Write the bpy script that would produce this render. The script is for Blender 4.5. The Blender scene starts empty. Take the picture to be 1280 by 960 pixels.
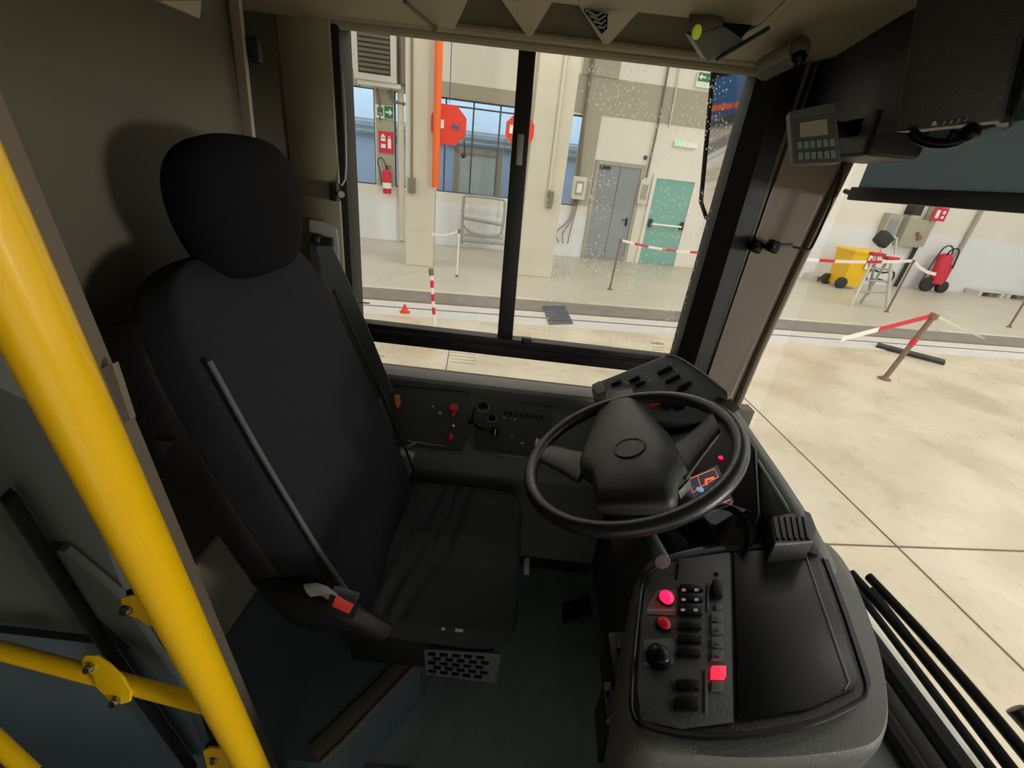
import bpy, bmesh, math, random
from mathutils import Vector as V, Matrix, noise
random.seed(7)
SC = bpy.context.scene
COL = SC.collection
R = math.radians
# ------------------------------------------------------------------ camera model
FPX = 550.0; PITCH = R(25.5); ROLL = R(6.5)
CAM = V((0, 0, 1.3)); GZ = -0.55; HD = 11.93; PHI = R(8)
FW = V((0, math.cos(PITCH), -math.sin(PITCH)))
D0 = V((0, -math.sin(PITCH), -math.cos(PITCH))); X0 = V((1, 0, 0))
RI = X0*math.cos(ROLL) - D0*math.sin(ROLL)
DI = X0*math.sin(ROLL) + D0*math.cos(ROLL)
HU = V((math.cos(PHI), math.sin(PHI), 0)); HN = V((-math.sin(PHI), math.cos(PHI), 0)); UP = V((0, 0, 1))
def ray(u, v): return FW + RI*((u-640)/FPX) + DI*((v-480)/FPX)
def PP(u, v, p0, n):
    r = ray(u, v); n = V(n); return CAM + r*((V(p0)-CAM).dot(n)/r.dot(n))
def PY(u, v, y): return PP(u, v, (0, y, 0), (0, 1, 0))
def PXX(u, v, x): return PP(u, v, (x, 0, 0), (1, 0, 0))
def PZ(u, v, z): return PP(u, v, (0, 0, z), (0, 0, 1))
def G(u, v): return PZ(u, v, GZ)
def W(u, v, off=0.0): return PP(u, v, HN*(HD-off), HN)
def HF(u, v, n): return PP(u, v, HN*n, HN)
def hp(s, n, z): return HU*s + HN*n + UP*z          # hall frame to world
def hs(p): return (p.dot(HU), p.dot(HN), p.z)
# ------------------------------------------------------------------ materials
def lin(c):
    def f(x):
        x /= 255.0
        return x/12.92 if x <= .04045 else ((x+.055)/1.055)**2.4
    return (f(c[0]), f(c[1]), f(c[2]), 1)
def mat(name, col, rough=.5, metal=0, bump=0, bs=60, var=.08, vs=6, emit=None, es=0, spec=.5, coat=0):
    m = bpy.data.materials.new(name); m.use_nodes = True
    nt = m.node_tree; N = nt.nodes; L = nt.links
    b = N['Principled BSDF']
    b.inputs['Roughness'].default_value = rough; b.inputs['Metallic'].default_value = metal
    b.inputs['Specular IOR Level'].default_value = spec
    b.inputs['Coat Weight'].default_value = coat
    tc = N.new('ShaderNodeTexCoord')
    no = N.new('ShaderNodeTexNoise'); no.inputs['Scale'].default_value = vs; no.inputs['Detail'].default_value = 5
    L.new(tc.outputs['Object'], no.inputs['Vector'])
    mx = N.new('ShaderNodeMix'); mx.data_type = 'RGBA'
    c = lin(col)
    mx.inputs[6].default_value = tuple(max(0, x*(1-var)) for x in c[:3])+(1,)
    mx.inputs[7].default_value = tuple(min(1, x*(1+var)) for x in c[:3])+(1,)
    L.new(no.outputs['Fac'], mx.inputs[0]); L.new(mx.outputs[2], b.inputs['Base Color'])
    if bump:
        n2 = N.new('ShaderNodeTexNoise'); n2.inputs['Scale'].default_value = bs; n2.inputs['Detail'].default_value = 3
        L.new(tc.outputs['Object'], n2.inputs['Vector'])
        bp = N.new('ShaderNodeBump'); bp.inputs['Strength'].default_value = bump; bp.inputs['Distance'].default_value = .002
        L.new(n2.outputs['Fac'], bp.inputs['Height']); L.new(bp.outputs['Normal'], b.inputs['Normal'])
    if emit:
        b.inputs['Emission Color'].default_value = lin(emit); b.inputs['Emission Strength'].default_value = es
    return m
def glass(name, tint=(252, 252, 250), refl=.04, specks=0):
    m = bpy.data.materials.new(name); m.use_nodes = True
    nt = m.node_tree; N = nt.nodes; L = nt.links
    N.remove(N['Principled BSDF']); out = N['Material Output']
    tr = N.new('ShaderNodeBsdfTransparent'); tr.inputs[0].default_value = lin(tint)
    gl = N.new('ShaderNodeBsdfGlossy'); gl.inputs['Roughness'].default_value = .02
    lw = N.new('ShaderNodeLayerWeight'); lw.inputs[0].default_value = .12
    ma = N.new('ShaderNodeMath'); ma.operation = 'MULTIPLY_ADD'; ma.inputs[1].default_value = .28; ma.inputs[2].default_value = refl*.4
    L.new(lw.outputs['Fresnel'], ma.inputs[0])
    mx = N.new('ShaderNodeMixShader'); L.new(ma.outputs[0], mx.inputs[0]); L.new(tr.outputs[0], mx.inputs[1]); L.new(gl.outputs[0], mx.inputs[2])
    last = mx
    if specks:
        tc = N.new('ShaderNodeTexCoord'); mp = N.new('ShaderNodeMapping'); mp.inputs['Scale'].default_value = (1, 1, .6)
        L.new(tc.outputs['Object'], mp.inputs[0])
        vo = N.new('ShaderNodeTexVoronoi'); vo.inputs['Scale'].default_value = 130
        L.new(mp.outputs[0], vo.inputs['Vector'])
        lt = N.new('ShaderNodeMath'); lt.operation = 'LESS_THAN'; lt.inputs[1].default_value = .2
        L.new(vo.outputs['Distance'], lt.inputs[0])
        no = N.new('ShaderNodeTexNoise'); no.inputs['Scale'].default_value = 7; L.new(tc.outputs['Object'], no.inputs['Vector'])
        g2 = N.new('ShaderNodeMath'); g2.operation = 'GREATER_THAN'; g2.inputs[1].default_value = .49
        L.new(no.outputs['Fac'], g2.inputs[0])
        mu = N.new('ShaderNodeMath'); mu.operation = 'MULTIPLY'; L.new(lt.outputs[0], mu.inputs[0]); L.new(g2.outputs[0], mu.inputs[1])
        m3 = N.new('ShaderNodeMath'); m3.operation = 'MULTIPLY'; m3.inputs[1].default_value = specks; L.new(mu.outputs[0], m3.inputs[0])
        df = N.new('ShaderNodeBsdfTranslucent'); df.inputs[0].default_value = (.95, .95, .9, 1)
        m2 = N.new('ShaderNodeMixShader'); L.new(m3.outputs[0], m2.inputs[0]); L.new(mx.outputs[0], m2.inputs[1]); L.new(df.outputs[0], m2.inputs[2])
        last = m2
    L.new(last.outputs[0], out.inputs['Surface'])
    return m
M = {}
M['black'] = mat('black_plastic', (22, 22, 22), .45, bump=.3, bs=400)
M['blackg'] = mat('black_gloss', (10, 10, 11), .32, spec=.22)
M['rubber'] = mat('rubber', (16, 16, 16), .6)
M['dash'] = mat('dash_plastic', (88, 92, 89), .36, bump=.5, bs=500)
M['dashd'] = mat('dash_dark', (54, 57, 56), .42, bump=.4, bs=450)
M['grey'] = mat('grey_plastic', (140, 142, 138), .5)
M['lgrey'] = mat('light_grey', (165, 165, 158), .5)
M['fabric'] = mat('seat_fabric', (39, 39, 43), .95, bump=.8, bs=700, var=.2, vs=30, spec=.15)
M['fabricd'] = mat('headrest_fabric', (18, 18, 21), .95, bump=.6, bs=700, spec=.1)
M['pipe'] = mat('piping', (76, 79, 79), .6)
M['rimm'] = mat('wheel_rim', (40, 41, 41), .3, bump=.25, bs=500, spec=.6)
M['desk'] = mat('desk_grey', (108, 110, 105), .38, bump=.4, bs=500)
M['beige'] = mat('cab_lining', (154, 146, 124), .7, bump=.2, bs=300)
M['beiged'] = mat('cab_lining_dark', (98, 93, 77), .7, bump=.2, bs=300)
M['part'] = mat('partition_grey', (84, 79, 65), .7, bump=.2, bs=250)
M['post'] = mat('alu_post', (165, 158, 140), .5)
M['jamb'] = mat('door_jamb', (112, 100, 84), .6)
M['pillar'] = mat('pillar_lining', (134, 122, 112), .75, bump=.2, bs=300)
M['yellow'] = mat('yellow_paint', (240, 190, 8), .35, coat=.3, var=.05)
M['steel'] = mat('steel', (170, 170, 168), .3, metal=1)
M['floor'] = mat('cab_floor', (132, 148, 144), .75, bump=.6, bs=250, var=.35, vs=14)
M['riser'] = mat('riser_blue', (80, 93, 100), .7)
M['platf'] = mat('platform_floor', (84, 100, 100), .8, bump=.5, bs=250, var=.2)
M['shell'] = mat('bus_shell', (60, 60, 58), .8)
M['white'] = mat('white_body', (228, 222, 208), .35)
M['red'] = mat('red_plastic', (205, 50, 50), .4)
M['redb'] = mat('red_button', (225, 70, 60), .4)
M['orange_t'] = mat('orange_tag', (225, 110, 60), .5)
M['redlit'] = mat('red_lamp', (255, 20, 40), .3, emit=(255, 12, 50), es=5)
M['reddim'] = mat('red_lamp_dim', (150, 12, 20), .3, emit=(160, 8, 16), es=.25)
M['redlit2'] = mat('red_key', (255, 40, 50), .3, emit=(255, 30, 50), es=2.5)
M['screen'] = mat('screen', (52, 56, 68), .25, emit=(70, 76, 96), es=.35)
M['orange_e'] = mat('screen_orange', (240, 120, 60), .4, emit=(250, 120, 66), es=.8)
M['blue_e'] = mat('screen_blue', (130, 160, 210), .4, emit=(140, 170, 225), es=.6)
M['mark'] = mat('white_print', (205, 205, 200), .6)
M['markd'] = mat('dark_print', (40, 40, 38), .6)
M['glass'] = glass('window_glass', specks=0)
M['glassd'] = glass('window_glass_wet', specks=.55)
M['hood'] = glass('hood_glass', (150, 175, 172), .15)
M['blind'] = mat('sun_blind', (92, 98, 98), .8, var=.05)
def blind_mat():
    nt = M['blind'].node_tree; N = nt.nodes; L = nt.links; b = N['Principled BSDF']
    tl = N.new('ShaderNodeBsdfTranslucent'); tl.inputs[0].default_value = lin((150, 160, 162))
    mx = N.new('ShaderNodeMixShader'); mx.inputs[0].default_value = .6
    L.new(b.outputs[0], mx.inputs[1]); L.new(tl.outputs[0], mx.inputs[2]); L.new(mx.outputs[0], N['Material Output'].inputs['Surface'])
blind_mat()
M['mirror'] = mat('mirror', (235, 235, 235), .03, metal=1, var=0)
M['lcd'] = mat('lcd', (150, 150, 130), .4)
M['key'] = mat('keypad_key', (120, 140, 150), .5)
M['dev'] = mat('device_grey', (88, 92, 88), .6)
M['led'] = mat('green_led', (170, 190, 70), .4, emit=(170, 190, 50), es=.25)
M['boxg'] = mat('reader_grey', (120, 126, 124), .5)
# hall
M['wallw'] = mat('hall_wall', (226, 221, 208), .85, var=.05, vs=1.5)
M['wallb'] = mat('hall_wall_low', (226, 228, 228), .8, var=.05, vs=3)
M['band'] = mat('hall_band', (168, 163, 145), .85, var=.05, vs=2)
M['conc'] = mat('pillar_concrete', (203, 197, 178), .85, var=.10, vs=3, bump=.3, bs=30)
M['blue'] = mat('blue_building', (128, 148, 176), .8, var=.08, vs=.8)
M['bluel'] = mat('pale_building', (178, 204, 232), .7, var=.04)
M['mull'] = mat('mullion', (78, 84, 96), .5)
M['hgrey'] = mat('door_grey', (140, 146, 147), .6, var=.06, vs=3)
M['teal'] = mat('door_teal', (120, 172, 158), .55, var=.04, vs=3)
M['orange'] = mat('orange_paint', (232, 104, 40), .5)
M['redp'] = mat('red_paint', (222, 62, 40), .5)
M['signr'] = mat('sign_red', (205, 40, 60), .5)
M['signg'] = mat('sign_green', (40, 120, 80), .5)
M['signw'] = mat('sign_white', (232, 236, 228), .5)
M['acg'] = mat('ac_grille', (120, 112, 96), .6)
M['pale'] = mat('pale_metal', (205, 203, 190), .45)
M['ybin'] = mat('yellow_bin', (238, 192, 28), .45)
M['tape'] = mat('tape_white', (235, 228, 220), .5)
M['tank'] = mat('track_dark', (128, 122, 112), .8, var=.3, vs=4)
M['trackl'] = mat('track_light', (205, 202, 196), .6, var=.12, vs=3)
M['rust'] = mat('rusty_post', (128, 104, 86), .7, var=.4, vs=25)
M['joint'] = mat('floor_joint', (120, 108, 86), .9)
M['coach'] = mat('coach_blue', (50, 96, 150), .3)
M['lampon'] = mat('lamp_on', (255, 255, 250), .5, emit=(255, 250, 238), es=9)
M['gled'] = mat('green_lamp', (60, 220, 130), .4, emit=(60, 230, 140), es=1.2)
def floor_mat():
    m = mat('hall_floor', (214, 204, 178), .28, var=.10, vs=.9)
    nt = m.node_tree; N = nt.nodes; L = nt.links; b = N['Principled BSDF']
    tc = N.new('ShaderNodeTexCoord')
    n = N.new('ShaderNodeTexNoise'); n.inputs['Scale'].default_value = 1.3; n.inputs['Detail'].default_value = 6; n.inputs['Distortion'].default_value = .35
    L.new(tc.outputs['Object'], n.inputs['Vector'])
    cr = N.new('ShaderNodeValToRGB'); e = cr.color_ramp.elements
    e[0].position = .3; e[0].color = lin((190, 176, 148)); e[1].position = .7; e[1].color = lin((222, 211, 186))
    L.new(n.outputs['Fac'], cr.inputs[0])
    n3 = N.new('ShaderNodeTexNoise'); n3.inputs['Scale'].default_value = 12; n3.inputs['Detail'].default_value = 6
    L.new(tc.outputs['Object'], n3.inputs['Vector'])
    c2 = N.new('ShaderNodeValToRGB'); e = c2.color_ramp.elements
    e[0].position = .25; e[0].color = (.7, .68, .62, 1); e[1].position = .42; e[1].color = (1, 1, 1, 1)
    L.new(n3.outputs['Fac'], c2.inputs[0])
    mx = N.new('ShaderNodeMix'); mx.data_type = 'RGBA'; mx.blend_type = 'MULTIPLY'; mx.inputs[0].default_value = .6
    L.new(cr.outputs[0], mx.inputs[6]); L.new(c2.outputs[0], mx.inputs[7]); L.new(mx.outputs[2], b.inputs['Base Color'])
    mr = N.new('ShaderNodeMapRange'); mr.inputs[3].default_value = .16; mr.inputs[4].default_value = .42
    L.new(n.outputs['Fac'], mr.inputs[0]); L.new(mr.outputs[0], b.inputs['Roughness'])
    bp = N.new('ShaderNodeBump'); bp.inputs['Strength'].default_value = .15; bp.inputs['Distance'].default_value = .02
    L.new(n.outputs['Fac'], bp.inputs['Height']); L.new(bp.outputs['Normal'], b.inputs['Normal'])
    return m
M['hfloor'] = floor_mat()
M['hfloor2'] = mat('hall_floor_far', (190, 184, 166), .4, var=.14, vs=.8)
def cushion_mat():
    m = mat('cushion_fabric', (56, 57, 60), .95, var=.15, vs=30, spec=.15)
    nt = m.node_tree; N = nt.nodes; L = nt.links; b = N['Principled BSDF']
    tc = N.new('ShaderNodeTexCoord')
    wv = N.new('ShaderNodeTexNoise'); wv.inputs['Scale'].default_value = 700
    L.new(tc.outputs['Object'], wv.inputs['Vector'])
    bp = N.new('ShaderNodeBump'); bp.inputs['Strength'].default_value = .6; bp.inputs['Distance'].default_value = .001
    L.new(wv.outputs['Fac'], bp.inputs['Height']); L.new(bp.outputs['Normal'], b.inputs['Normal'])
    return m
M['cushion'] = cushion_mat()
# ------------------------------------------------------------------ mesh builder
class B:
    def __init__(s): s.bm = bmesh.new()
    def add(s, t, mi=0):
        for f in t.faces: f.material_index = mi
        me = bpy.data.meshes.new('t'); t.to_mesh(me); t.free(); s.bm.from_mesh(me); bpy.data.meshes.remove(me); return s
    def box(s, c, size, rot=None, bev=0, seg=2, mi=0):
        t = bmesh.new(); bmesh.ops.create_cube(t, size=1)
        bmesh.ops.scale(t, vec=size, verts=t.verts)
        if bev: bmesh.ops.bevel(t, geom=t.edges[:], offset=bev, segments=seg, affect='EDGES', profile=.6)
        mt = Matrix.Translation(V(c)) @ (rot.to_4x4() if rot else Matrix())
        bmesh.ops.transform(t, matrix=mt, verts=t.verts); return s.add(t, mi)
    def cyl(s, p0, p1, r0, r1=None, seg=24, bev=0, mi=0):
        p0 = V(p0); p1 = V(p1); r1 = r0 if r1 is None else r1; d = p1-p0
        t = bmesh.new(); bmesh.ops.create_cone(t, cap_ends=True, segments=seg, radius1=r0, radius2=r1, depth=d.length)
        if bev:
            es = [e for e in t.edges if abs(e.verts[0].co.z-e.verts[1].co.z) < 1e-6]
            bmesh.ops.bevel(t, geom=es, offset=bev, segments=2, affect='EDGES', profile=.6)
        q = V((0, 0, 1)).rotation_difference(d.normalized()).to_matrix().to_4x4()
        bmesh.ops.transform(t, matrix=Matrix.Translation((p0+p1)/2) @ q, verts=t.verts); return s.add(t, mi)
    def sph(s, c, r, rot=None, mi=0, u=20, v=12):
        t = bmesh.new(); bmesh.ops.create_uvsphere(t, u_segments=u, v_segments=v, radius=1)
        r = (r, r, r) if isinstance(r, (int, float)) else r
        bmesh.ops.scale(t, vec=r, verts=t.verts)
        bmesh.ops.transform(t, matrix=Matrix.Translation(V(c)) @ (rot.to_4x4() if rot else Matrix()), verts=t.verts); return s.add(t, mi)
    def prism(s, poly, vec, bev=0, seg=2, mi=0, topscale=None):
        t = bmesh.new(); vec = V(vec); poly = [V(p) for p in poly]
        a = [t.verts.new(p) for p in poly]; c = sum(poly, V())/len(poly)
        b = [t.verts.new((p if topscale is None else c+(p-c)*topscale)+vec) for p in poly]
        t.faces.new(a); t.faces.new(b[::-1]); n = len(a)
        for i in range(n): t.faces.new((a[i], b[i], b[(i+1) % n], a[(i+1) % n]))
        bmesh.ops.recalc_face_normals(t, faces=t.faces)
        if bev: bmesh.ops.bevel(t, geom=t.edges[:], offset=bev, segments=seg, affect='EDGES', profile=.6)
        bmesh.ops.recalc_face_normals(t, faces=t.faces)
        return s.add(t, mi)
    def loft(s, rings, closed=False, cap=True, mi=0):
        t = bmesh.new(); rr = [[t.verts.new(p) for p in r] for r in rings]; n = len(rings[0]); k = len(rr)
        for i in range(k if closed else k-1):
            a = rr[i]; b = rr[(i+1) % k]
            for j in range(n): t.faces.new((a[j], a[(j+1) % n], b[(j+1) % n], b[j]))
        if cap and not closed: t.faces.new(rr[0][::-1]); t.faces.new(rr[-1])
        bmesh.ops.recalc_face_normals(t, faces=t.faces); return s.add(t, mi)
    def tube(s, pts, r, seg=12, closed=False, smooth=0, mi=0, flat=None):
        pts = [V(p) for p in pts]
        for _ in range(smooth):
            q = []; n = len(pts)
            for i in range(n if closed else n-1):
                a = pts[i]; b = pts[(i+1) % n]; q += [a*.75+b*.25, a*.25+b*.75]
            if not closed: q = [pts[0]]+q[1:-1]+[pts[-1]]
            pts = q
        n = len(pts); rings = []; up = None
        for i in range(n):
            if closed: d = pts[(i+1) % n]-pts[i-1]
            else: d = pts[min(i+1, n-1)]-pts[max(i-1, 0)]
            d.normalize()
            if up is None: up = d.orthogonal().normalized() if abs(d.z) > .9 else (UP - d*UP.dot(d)).normalized()
            up = (up-d*up.dot(d)).normalized(); sd = d.cross(up)
            rx, ry = (r, r) if flat is None else flat
            rings.append([pts[i]+up*(math.sin(a)*ry)+sd*(math.cos(a)*rx) for a in [2*math.pi*j/seg for j in range(seg)]])
        return s.loft(rings, closed=closed, mi=mi)
def sub(o, lv=2):
    md = o.modifiers.new('s', 'SUBSURF'); md.levels = lv; md.render_levels = lv
INV = {}
def done(name, b, m, parent=None, smooth=True, label=None, ang=35):
    bm = b.bm
    if parent is not None: inv = INV[parent.name]
    else:
        co = [v.co for v in bm.verts]
        o0 = V(((min(c.x for c in co)+max(c.x for c in co))/2, (min(c.y for c in co)+max(c.y for c in co))/2, min(c.z for c in co)))
        inv = Matrix.Translation(-o0)
    bmesh.ops.transform(bm, matrix=inv, verts=bm.verts)
    me = bpy.data.meshes.new(name); bm.to_mesh(me); bm.free()
    for x in (m if isinstance(m, (list, tuple)) else [m]): me.materials.append(M[x])
    if smooth:
        for p in me.polygons: p.use_smooth = True
        me.set_sharp_from_angle(angle=R(ang))
    o = bpy.data.objects.new(name, me); COL.objects.link(o)
    if parent is not None:
        o.parent = parent; INV[o.name] = inv
    else: o.location = -inv.translation; INV[o.name] = inv
    if label: o['label'] = label
    return o
def thing(name, label, cat, loc=(0, 0, 0), rz=0, group=None):
    o = bpy.data.objects.new(name, None); COL.objects.link(o); o.empty_display_size = .05
    o.location = loc; o.rotation_euler = (0, 0, rz)
    INV[o.name] = (Matrix.Translation(V(loc)) @ Matrix.Rotation(rz, 4, 'Z')).inverted()
    o['label'] = label; o['category'] = cat
    if group: o['group'] = group
    return o
def tag(o, label, cat, group=None):
    o['label'] = label; o['category'] = cat
    if group: o['group'] = group
    return o
def struct(name, b, m, parent=None, **k):
    o = done(name, b, m, parent, **k)
    if parent is None: o['kind'] = 'structure'
    return o
def hbox(b, s0, s1, n0, n1, z0, z1, bev=0, mi=0):
    return b.box(hp((s0+s1)/2, (n0+n1)/2, (z0+z1)/2), (abs(s1-s0), abs(n1-n0), abs(z1-z0)), Matrix.Rotation(PHI, 3, 'Z'), bev, mi=mi)
RH = Matrix.Rotation(PHI, 3, 'Z')
def text(name, body, size, pos, rot3, m, parent, ext=.0005):
    cu = bpy.data.curves.new(name, 'FONT'); cu.body = body; cu.size = size; cu.extrude = ext; cu.align_x = 'CENTER'; cu.align_y = 'CENTER'
    o = bpy.data.objects.new(name, cu); COL.objects.link(o)
    dg = bpy.context.evaluated_depsgraph_get(); me = bpy.data.meshes.new_from_object(o.evaluated_get(dg))
    bpy.data.objects.remove(o); b = B(); b.bm.from_mesh(me)
    bmesh.ops.transform(b.bm, matrix=Matrix.Translation(V(pos)) @ rot3.to_4x4(), verts=b.bm.verts)
    return done(name, b, m, parent, smooth=False)
def frame3(x, z):      # rotation whose local X is x and local Z is z
    x = V(x).normalized(); z = V(z); z = (z-x*z.dot(x)).normalized(); y = z.cross(x)
    return Matrix((x, y, z)).transposed()

# ================================================================== THE HALL OUTSIDE
b = B(); b.box(hp(4, 1.5-3, GZ-.05), (70, 17.4, .1), RH); struct('floor', b, 'hfloor', smooth=False)   # near slab n up to 7.2
b = B(); hbox(b, -31, 39, 7.2, HD+.2, GZ-.1, GZ); struct('floor_far_side', b, 'hfloor2', smooth=False)
# track bands
def nG(u, v): return G(u, v).dot(HN)
n1 = nG(455, 359); n2 = nG(455, 372); n3 = nG(455, 392)
b = B()
hbox(b, -25, 35, n2, n1, GZ, GZ+.006); struct('trim_1', b, 'tank', smooth=False)
b = B(); hbox(b, -25, 35, n3, n2-.09, GZ, GZ+.006); struct('trim_2', b, 'trackl', smooth=False)
b = B(); hbox(b, -25, 35, n2-.09, n2-.01, GZ, GZ+.012); struct('trim_3', b, 'joint', smooth=False)
b = B(); nn = (n3+n2)/2; hbox(b, -25, 35, nn-.03, nn, GZ, GZ+.012); struct('trim_4', b, 'joint', smooth=False)
def joint(name, p, q, w=.013):
    p = V(p); q = V(q); d = (q-p).normalized(); s = V((-d.y, d.x, 0))*w/2
    b = B(); b.prism([p-s, q-s, q+s, p+s], (0, 0, .003)); struct(name, b, 'joint', smooth=False)
p = G(930, 497); q = G(1280, 838); joint('trim_5', p-(q-p)*.2, q+(q-p)*.6)
p = G(1050, 681); q = G(1275, 689); joint('trim_6', p-(q-p)*.3, q+(q-p)*3)
p = G(562, 437); q = G(556, 470); joint('trim_7', p, q+(q-p)*2, .01)
# rear and side walls of the hall (seen only in reflections and from beside)
ZT = 6.2
# openings in the far wall, in wall coordinates
def WS(u, v): p = W(u, v); return p.dot(HU), p.z
ops = []
def opening(u0, v0, u1, v1):   # top-left px, bottom-right px
    s0, z1 = WS(u0, v0); s1, z0 = WS(u1, v1); return [s0, s1, z0, z1]
o1 = opening(432, 106, 471, 239); o2 = opening(492, 113, 530, 243); o3 = opening(549, 122, 668, 252); o4 = opening(706, 141, 722, 258)
o1[0] -= .5
zb = o3[2]; zt = 2.69
for o in (o1, o2, o3): o[2] = zb; o[3] = zt
ops = [o1, o2, o3, o4]
b = B(); cur = -14.0
for o in ops:
    hbox(b, cur, o[0], HD, HD+.25, GZ, ZT); hbox(b, o[0], o[1], HD, HD+.25, GZ, o[2]); hbox(b, o[0], o[1], HD, HD+.25, o[3], ZT); cur = o[1]
hbox(b, cur, 30, HD, HD+.25, GZ, ZT)
struct('wall_back', b, 'wallw', smooth=False)
# paint bands
b = B(); hbox(b, -14, hs(W(655, 110))[0], HD-.02, HD, 2.70, 2.98); struct('trim_8', b, 'band', smooth=False)
s0 = WS(705, 120)[0]; s1 = WS(884, 150)[0]
b = B(); hbox(b, s0, s1+3, HD-.02, HD, 2.74, 3.48); struct('trim_9', b, 'band', smooth=False)
sa = WS(723, 180)[0]; sb_ = WS(746, 180)[0]
b = B(); hbox(b, sa, sb_, HD-.05, HD, .75, 2.74); hbox(b, sa-.15, sb_+.25, HD-.05, HD, 3.48, ZT); struct('trim_10', b, 'band', smooth=False)
b = B(); hbox(b, -14, WS(735, 300)[0]-.05, HD-.012, HD, GZ, .48); struct('trim_11', b, 'wallb', smooth=False)
b = B(); hbox(b, WS(868, 300)[0]+.15, 30, HD-.012, HD, GZ, .95); struct('trim_12', b, 'wallb', smooth=False)
sp0 = WS(471, 170)[0]; sp1 = WS(492, 170)[0]
b = B(); hbox(b, sp0, sp1, HD-.04, HD, zb, 2.70); struct('trim_13', b, 'band', smooth=False)
# windows (frames + panes)
for i, o in enumerate(ops):
    w = bpy.data.objects.new('window_%d' % (i+3), None); COL.objects.link(w); w['kind'] = 'structure'
    w.location = hp((o[0]+o[1])/2, HD+.1, o[2]); INV[w.name] = Matrix.Translation(-w.location)
    b = B(); f = .03
    hbox(b, o[0], o[1], HD+.05, HD+.12, o[2], o[2]+f); hbox(b, o[0], o[1], HD+.05, HD+.12, o[3]-f, o[3])
    hbox(b, o[0], o[0]+f, HD+.05, HD+.12, o[2], o[3]); hbox(b, o[1]-f, o[1], HD+.05, HD+.12, o[2], o[3])
    if i == 2:
        for u in (556, 590, 623, 655):
            s = WS(u, 180)[0]; hbox(b, s-.02, s+.02, HD+.05, HD+.12, o[2], o[3])
        hbox(b, o[0], o[1], HD+.05, HD+.12, o[3]-.16, o[3]-.13)
    done('window_frame', b, 'mull', w, smooth=False)
    b = B(); hbox(b, o[0], o[1], HD+.08, HD+.09, o[2], o[3]); done('window_pane', b, 'glass', w, smooth=False)
# building across the yard behind these windows
t = thing('building', 'pale blue building seen through the big windows of the hall wall', 'building', hp(-2, 16, GZ))
b = B(); hbox(b, -14, 8, 16, 16.4, GZ, 1.95); done('lower_wall', b, 'blue', t, smooth=False)
b = B(); hbox(b, -14, 8, 16, 16.4, 1.95, 5); done('upper_wall', b, 'bluel', t, smooth=False)
for z in (2.0, 2.15, 2.3):
    b = B(); hbox(b, -14, 8, 15.85, 15.95, z, z+.04); done('pipe', b, 'hgrey', t, smooth=False)
s0_, z1_ = HF(568, 183, 15).dot(HU), HF(568, 183, 15).z; s1_ = HF(628, 190, 15).dot(HU)
t = thing('gate', 'grey framed gate standing outside behind the mullioned hall window', 'gate', hp((s0_+s1_)/2, 15, GZ), PHI)
b = B(); hbox(b, s0_, s0_+.15, 14.95, 15.05, GZ, z1_); hbox(b, s1_-.15, s1_, 14.95, 15.05, GZ, z1_); hbox(b, s0_, s1_, 14.95, 15.05, z1_-.15, z1_, .0); done('gate_frame', b, 'acg', t, smooth=False)
b = B(); hbox(b, s0_+.15, s1_-.15, 14.98, 15.02, GZ, z1_-.15); done('gate_panel', b, 'hgrey', t, smooth=False)
b = B(); hbox(b, -20, 30, 16.5, 16.6, GZ-.1, 0); hbox(b, -16, 10, HD+.25, 16.5, GZ-.1, GZ); struct('floor_yard', b, 'hfloor2', smooth=False)
l = bpy.data.lights.new('yard_daylight', 'AREA'); l.shape = 'RECTANGLE'; l.size = 22; l.size_y = 3; l.energy = 900; l.color = (.86, .93, 1)
lo = bpy.data.objects.new('yard_light', l); COL.objects.link(lo); lo.location = hp(-3, 13.6, 6.5); lo.rotation_euler = (R(28), 0, PHI)
# pillars
def pillar(name, u0, u1, v, label):
    pa = G(u0, v); n = pa.dot(HN); s0 = pa.dot(HU); s1 = HF(u1, v, n).dot(HU)
    b = B(); hbox(b, s0, s1, n, n+.5, GZ, ZT, .02); return s0, s1, n, struct(name, b, 'conc', smooth=False)
A0, A1, An, _ = pillar('column_left', 507, 541, 331, '')
C0, C1, Cn, _ = pillar('column_right', 646, 689, 344, '')
# strips down the pillars
def vpipe(name, u, v0, v1, n, r, m, label, cat='pipe', box=None, parent=None):
    p = HF(u, v0, n); q = HF(u, v1, n); z0 = min(p.z, q.z); z1 = max(p.z, q.z); s = (HF(u, (v0+v1)/2, n)).dot(HU)
    b = B(); b.cyl(hp(s, n, z0), hp(s, n, z1), r, seg=10)
    o = done(name, b, m, parent)
    if parent is None: tag(o, label, cat)
    return s, z0, z1, o
vpipe('conduit', 515, 20, 222, An-.03, .018, 'acg', 'thin grey conduit running down the left concrete column', 'conduit')
b = B(); p = HF(515, 232, An-.04); b.box(hp(p.dot(HU), An-.05, p.z), (.12, .1, .26), RH, .01); tag(done('switch_box', b, 'acg'), 'brown switch box on the left concrete column', 'box')
vpipe('conduit', 699, 40, 238, Cn-.03, .03, 'conc', 'cable duct running down the right concrete column', 'conduit')
b = B(); p = HF(689, 250, Cn-.04); b.box(hp(p.dot(HU)-.02, Cn-.05, p.z), (.1, .1, .3), RH, .01); tag(done('switch_box', b, 'acg'), 'brown switch box on the right concrete column', 'box')
vpipe('drain_pipe', 501, 20, 300, HD-.1, .07, 'conc', 'cream downpipe just left of the left column', 'pipe')
s, z0, z1, o = vpipe('orange_pole', 547, 20, 235, An-.14, .065, 'orange', 'orange vertical steel pole beside the left concrete column', 'pole')
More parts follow.
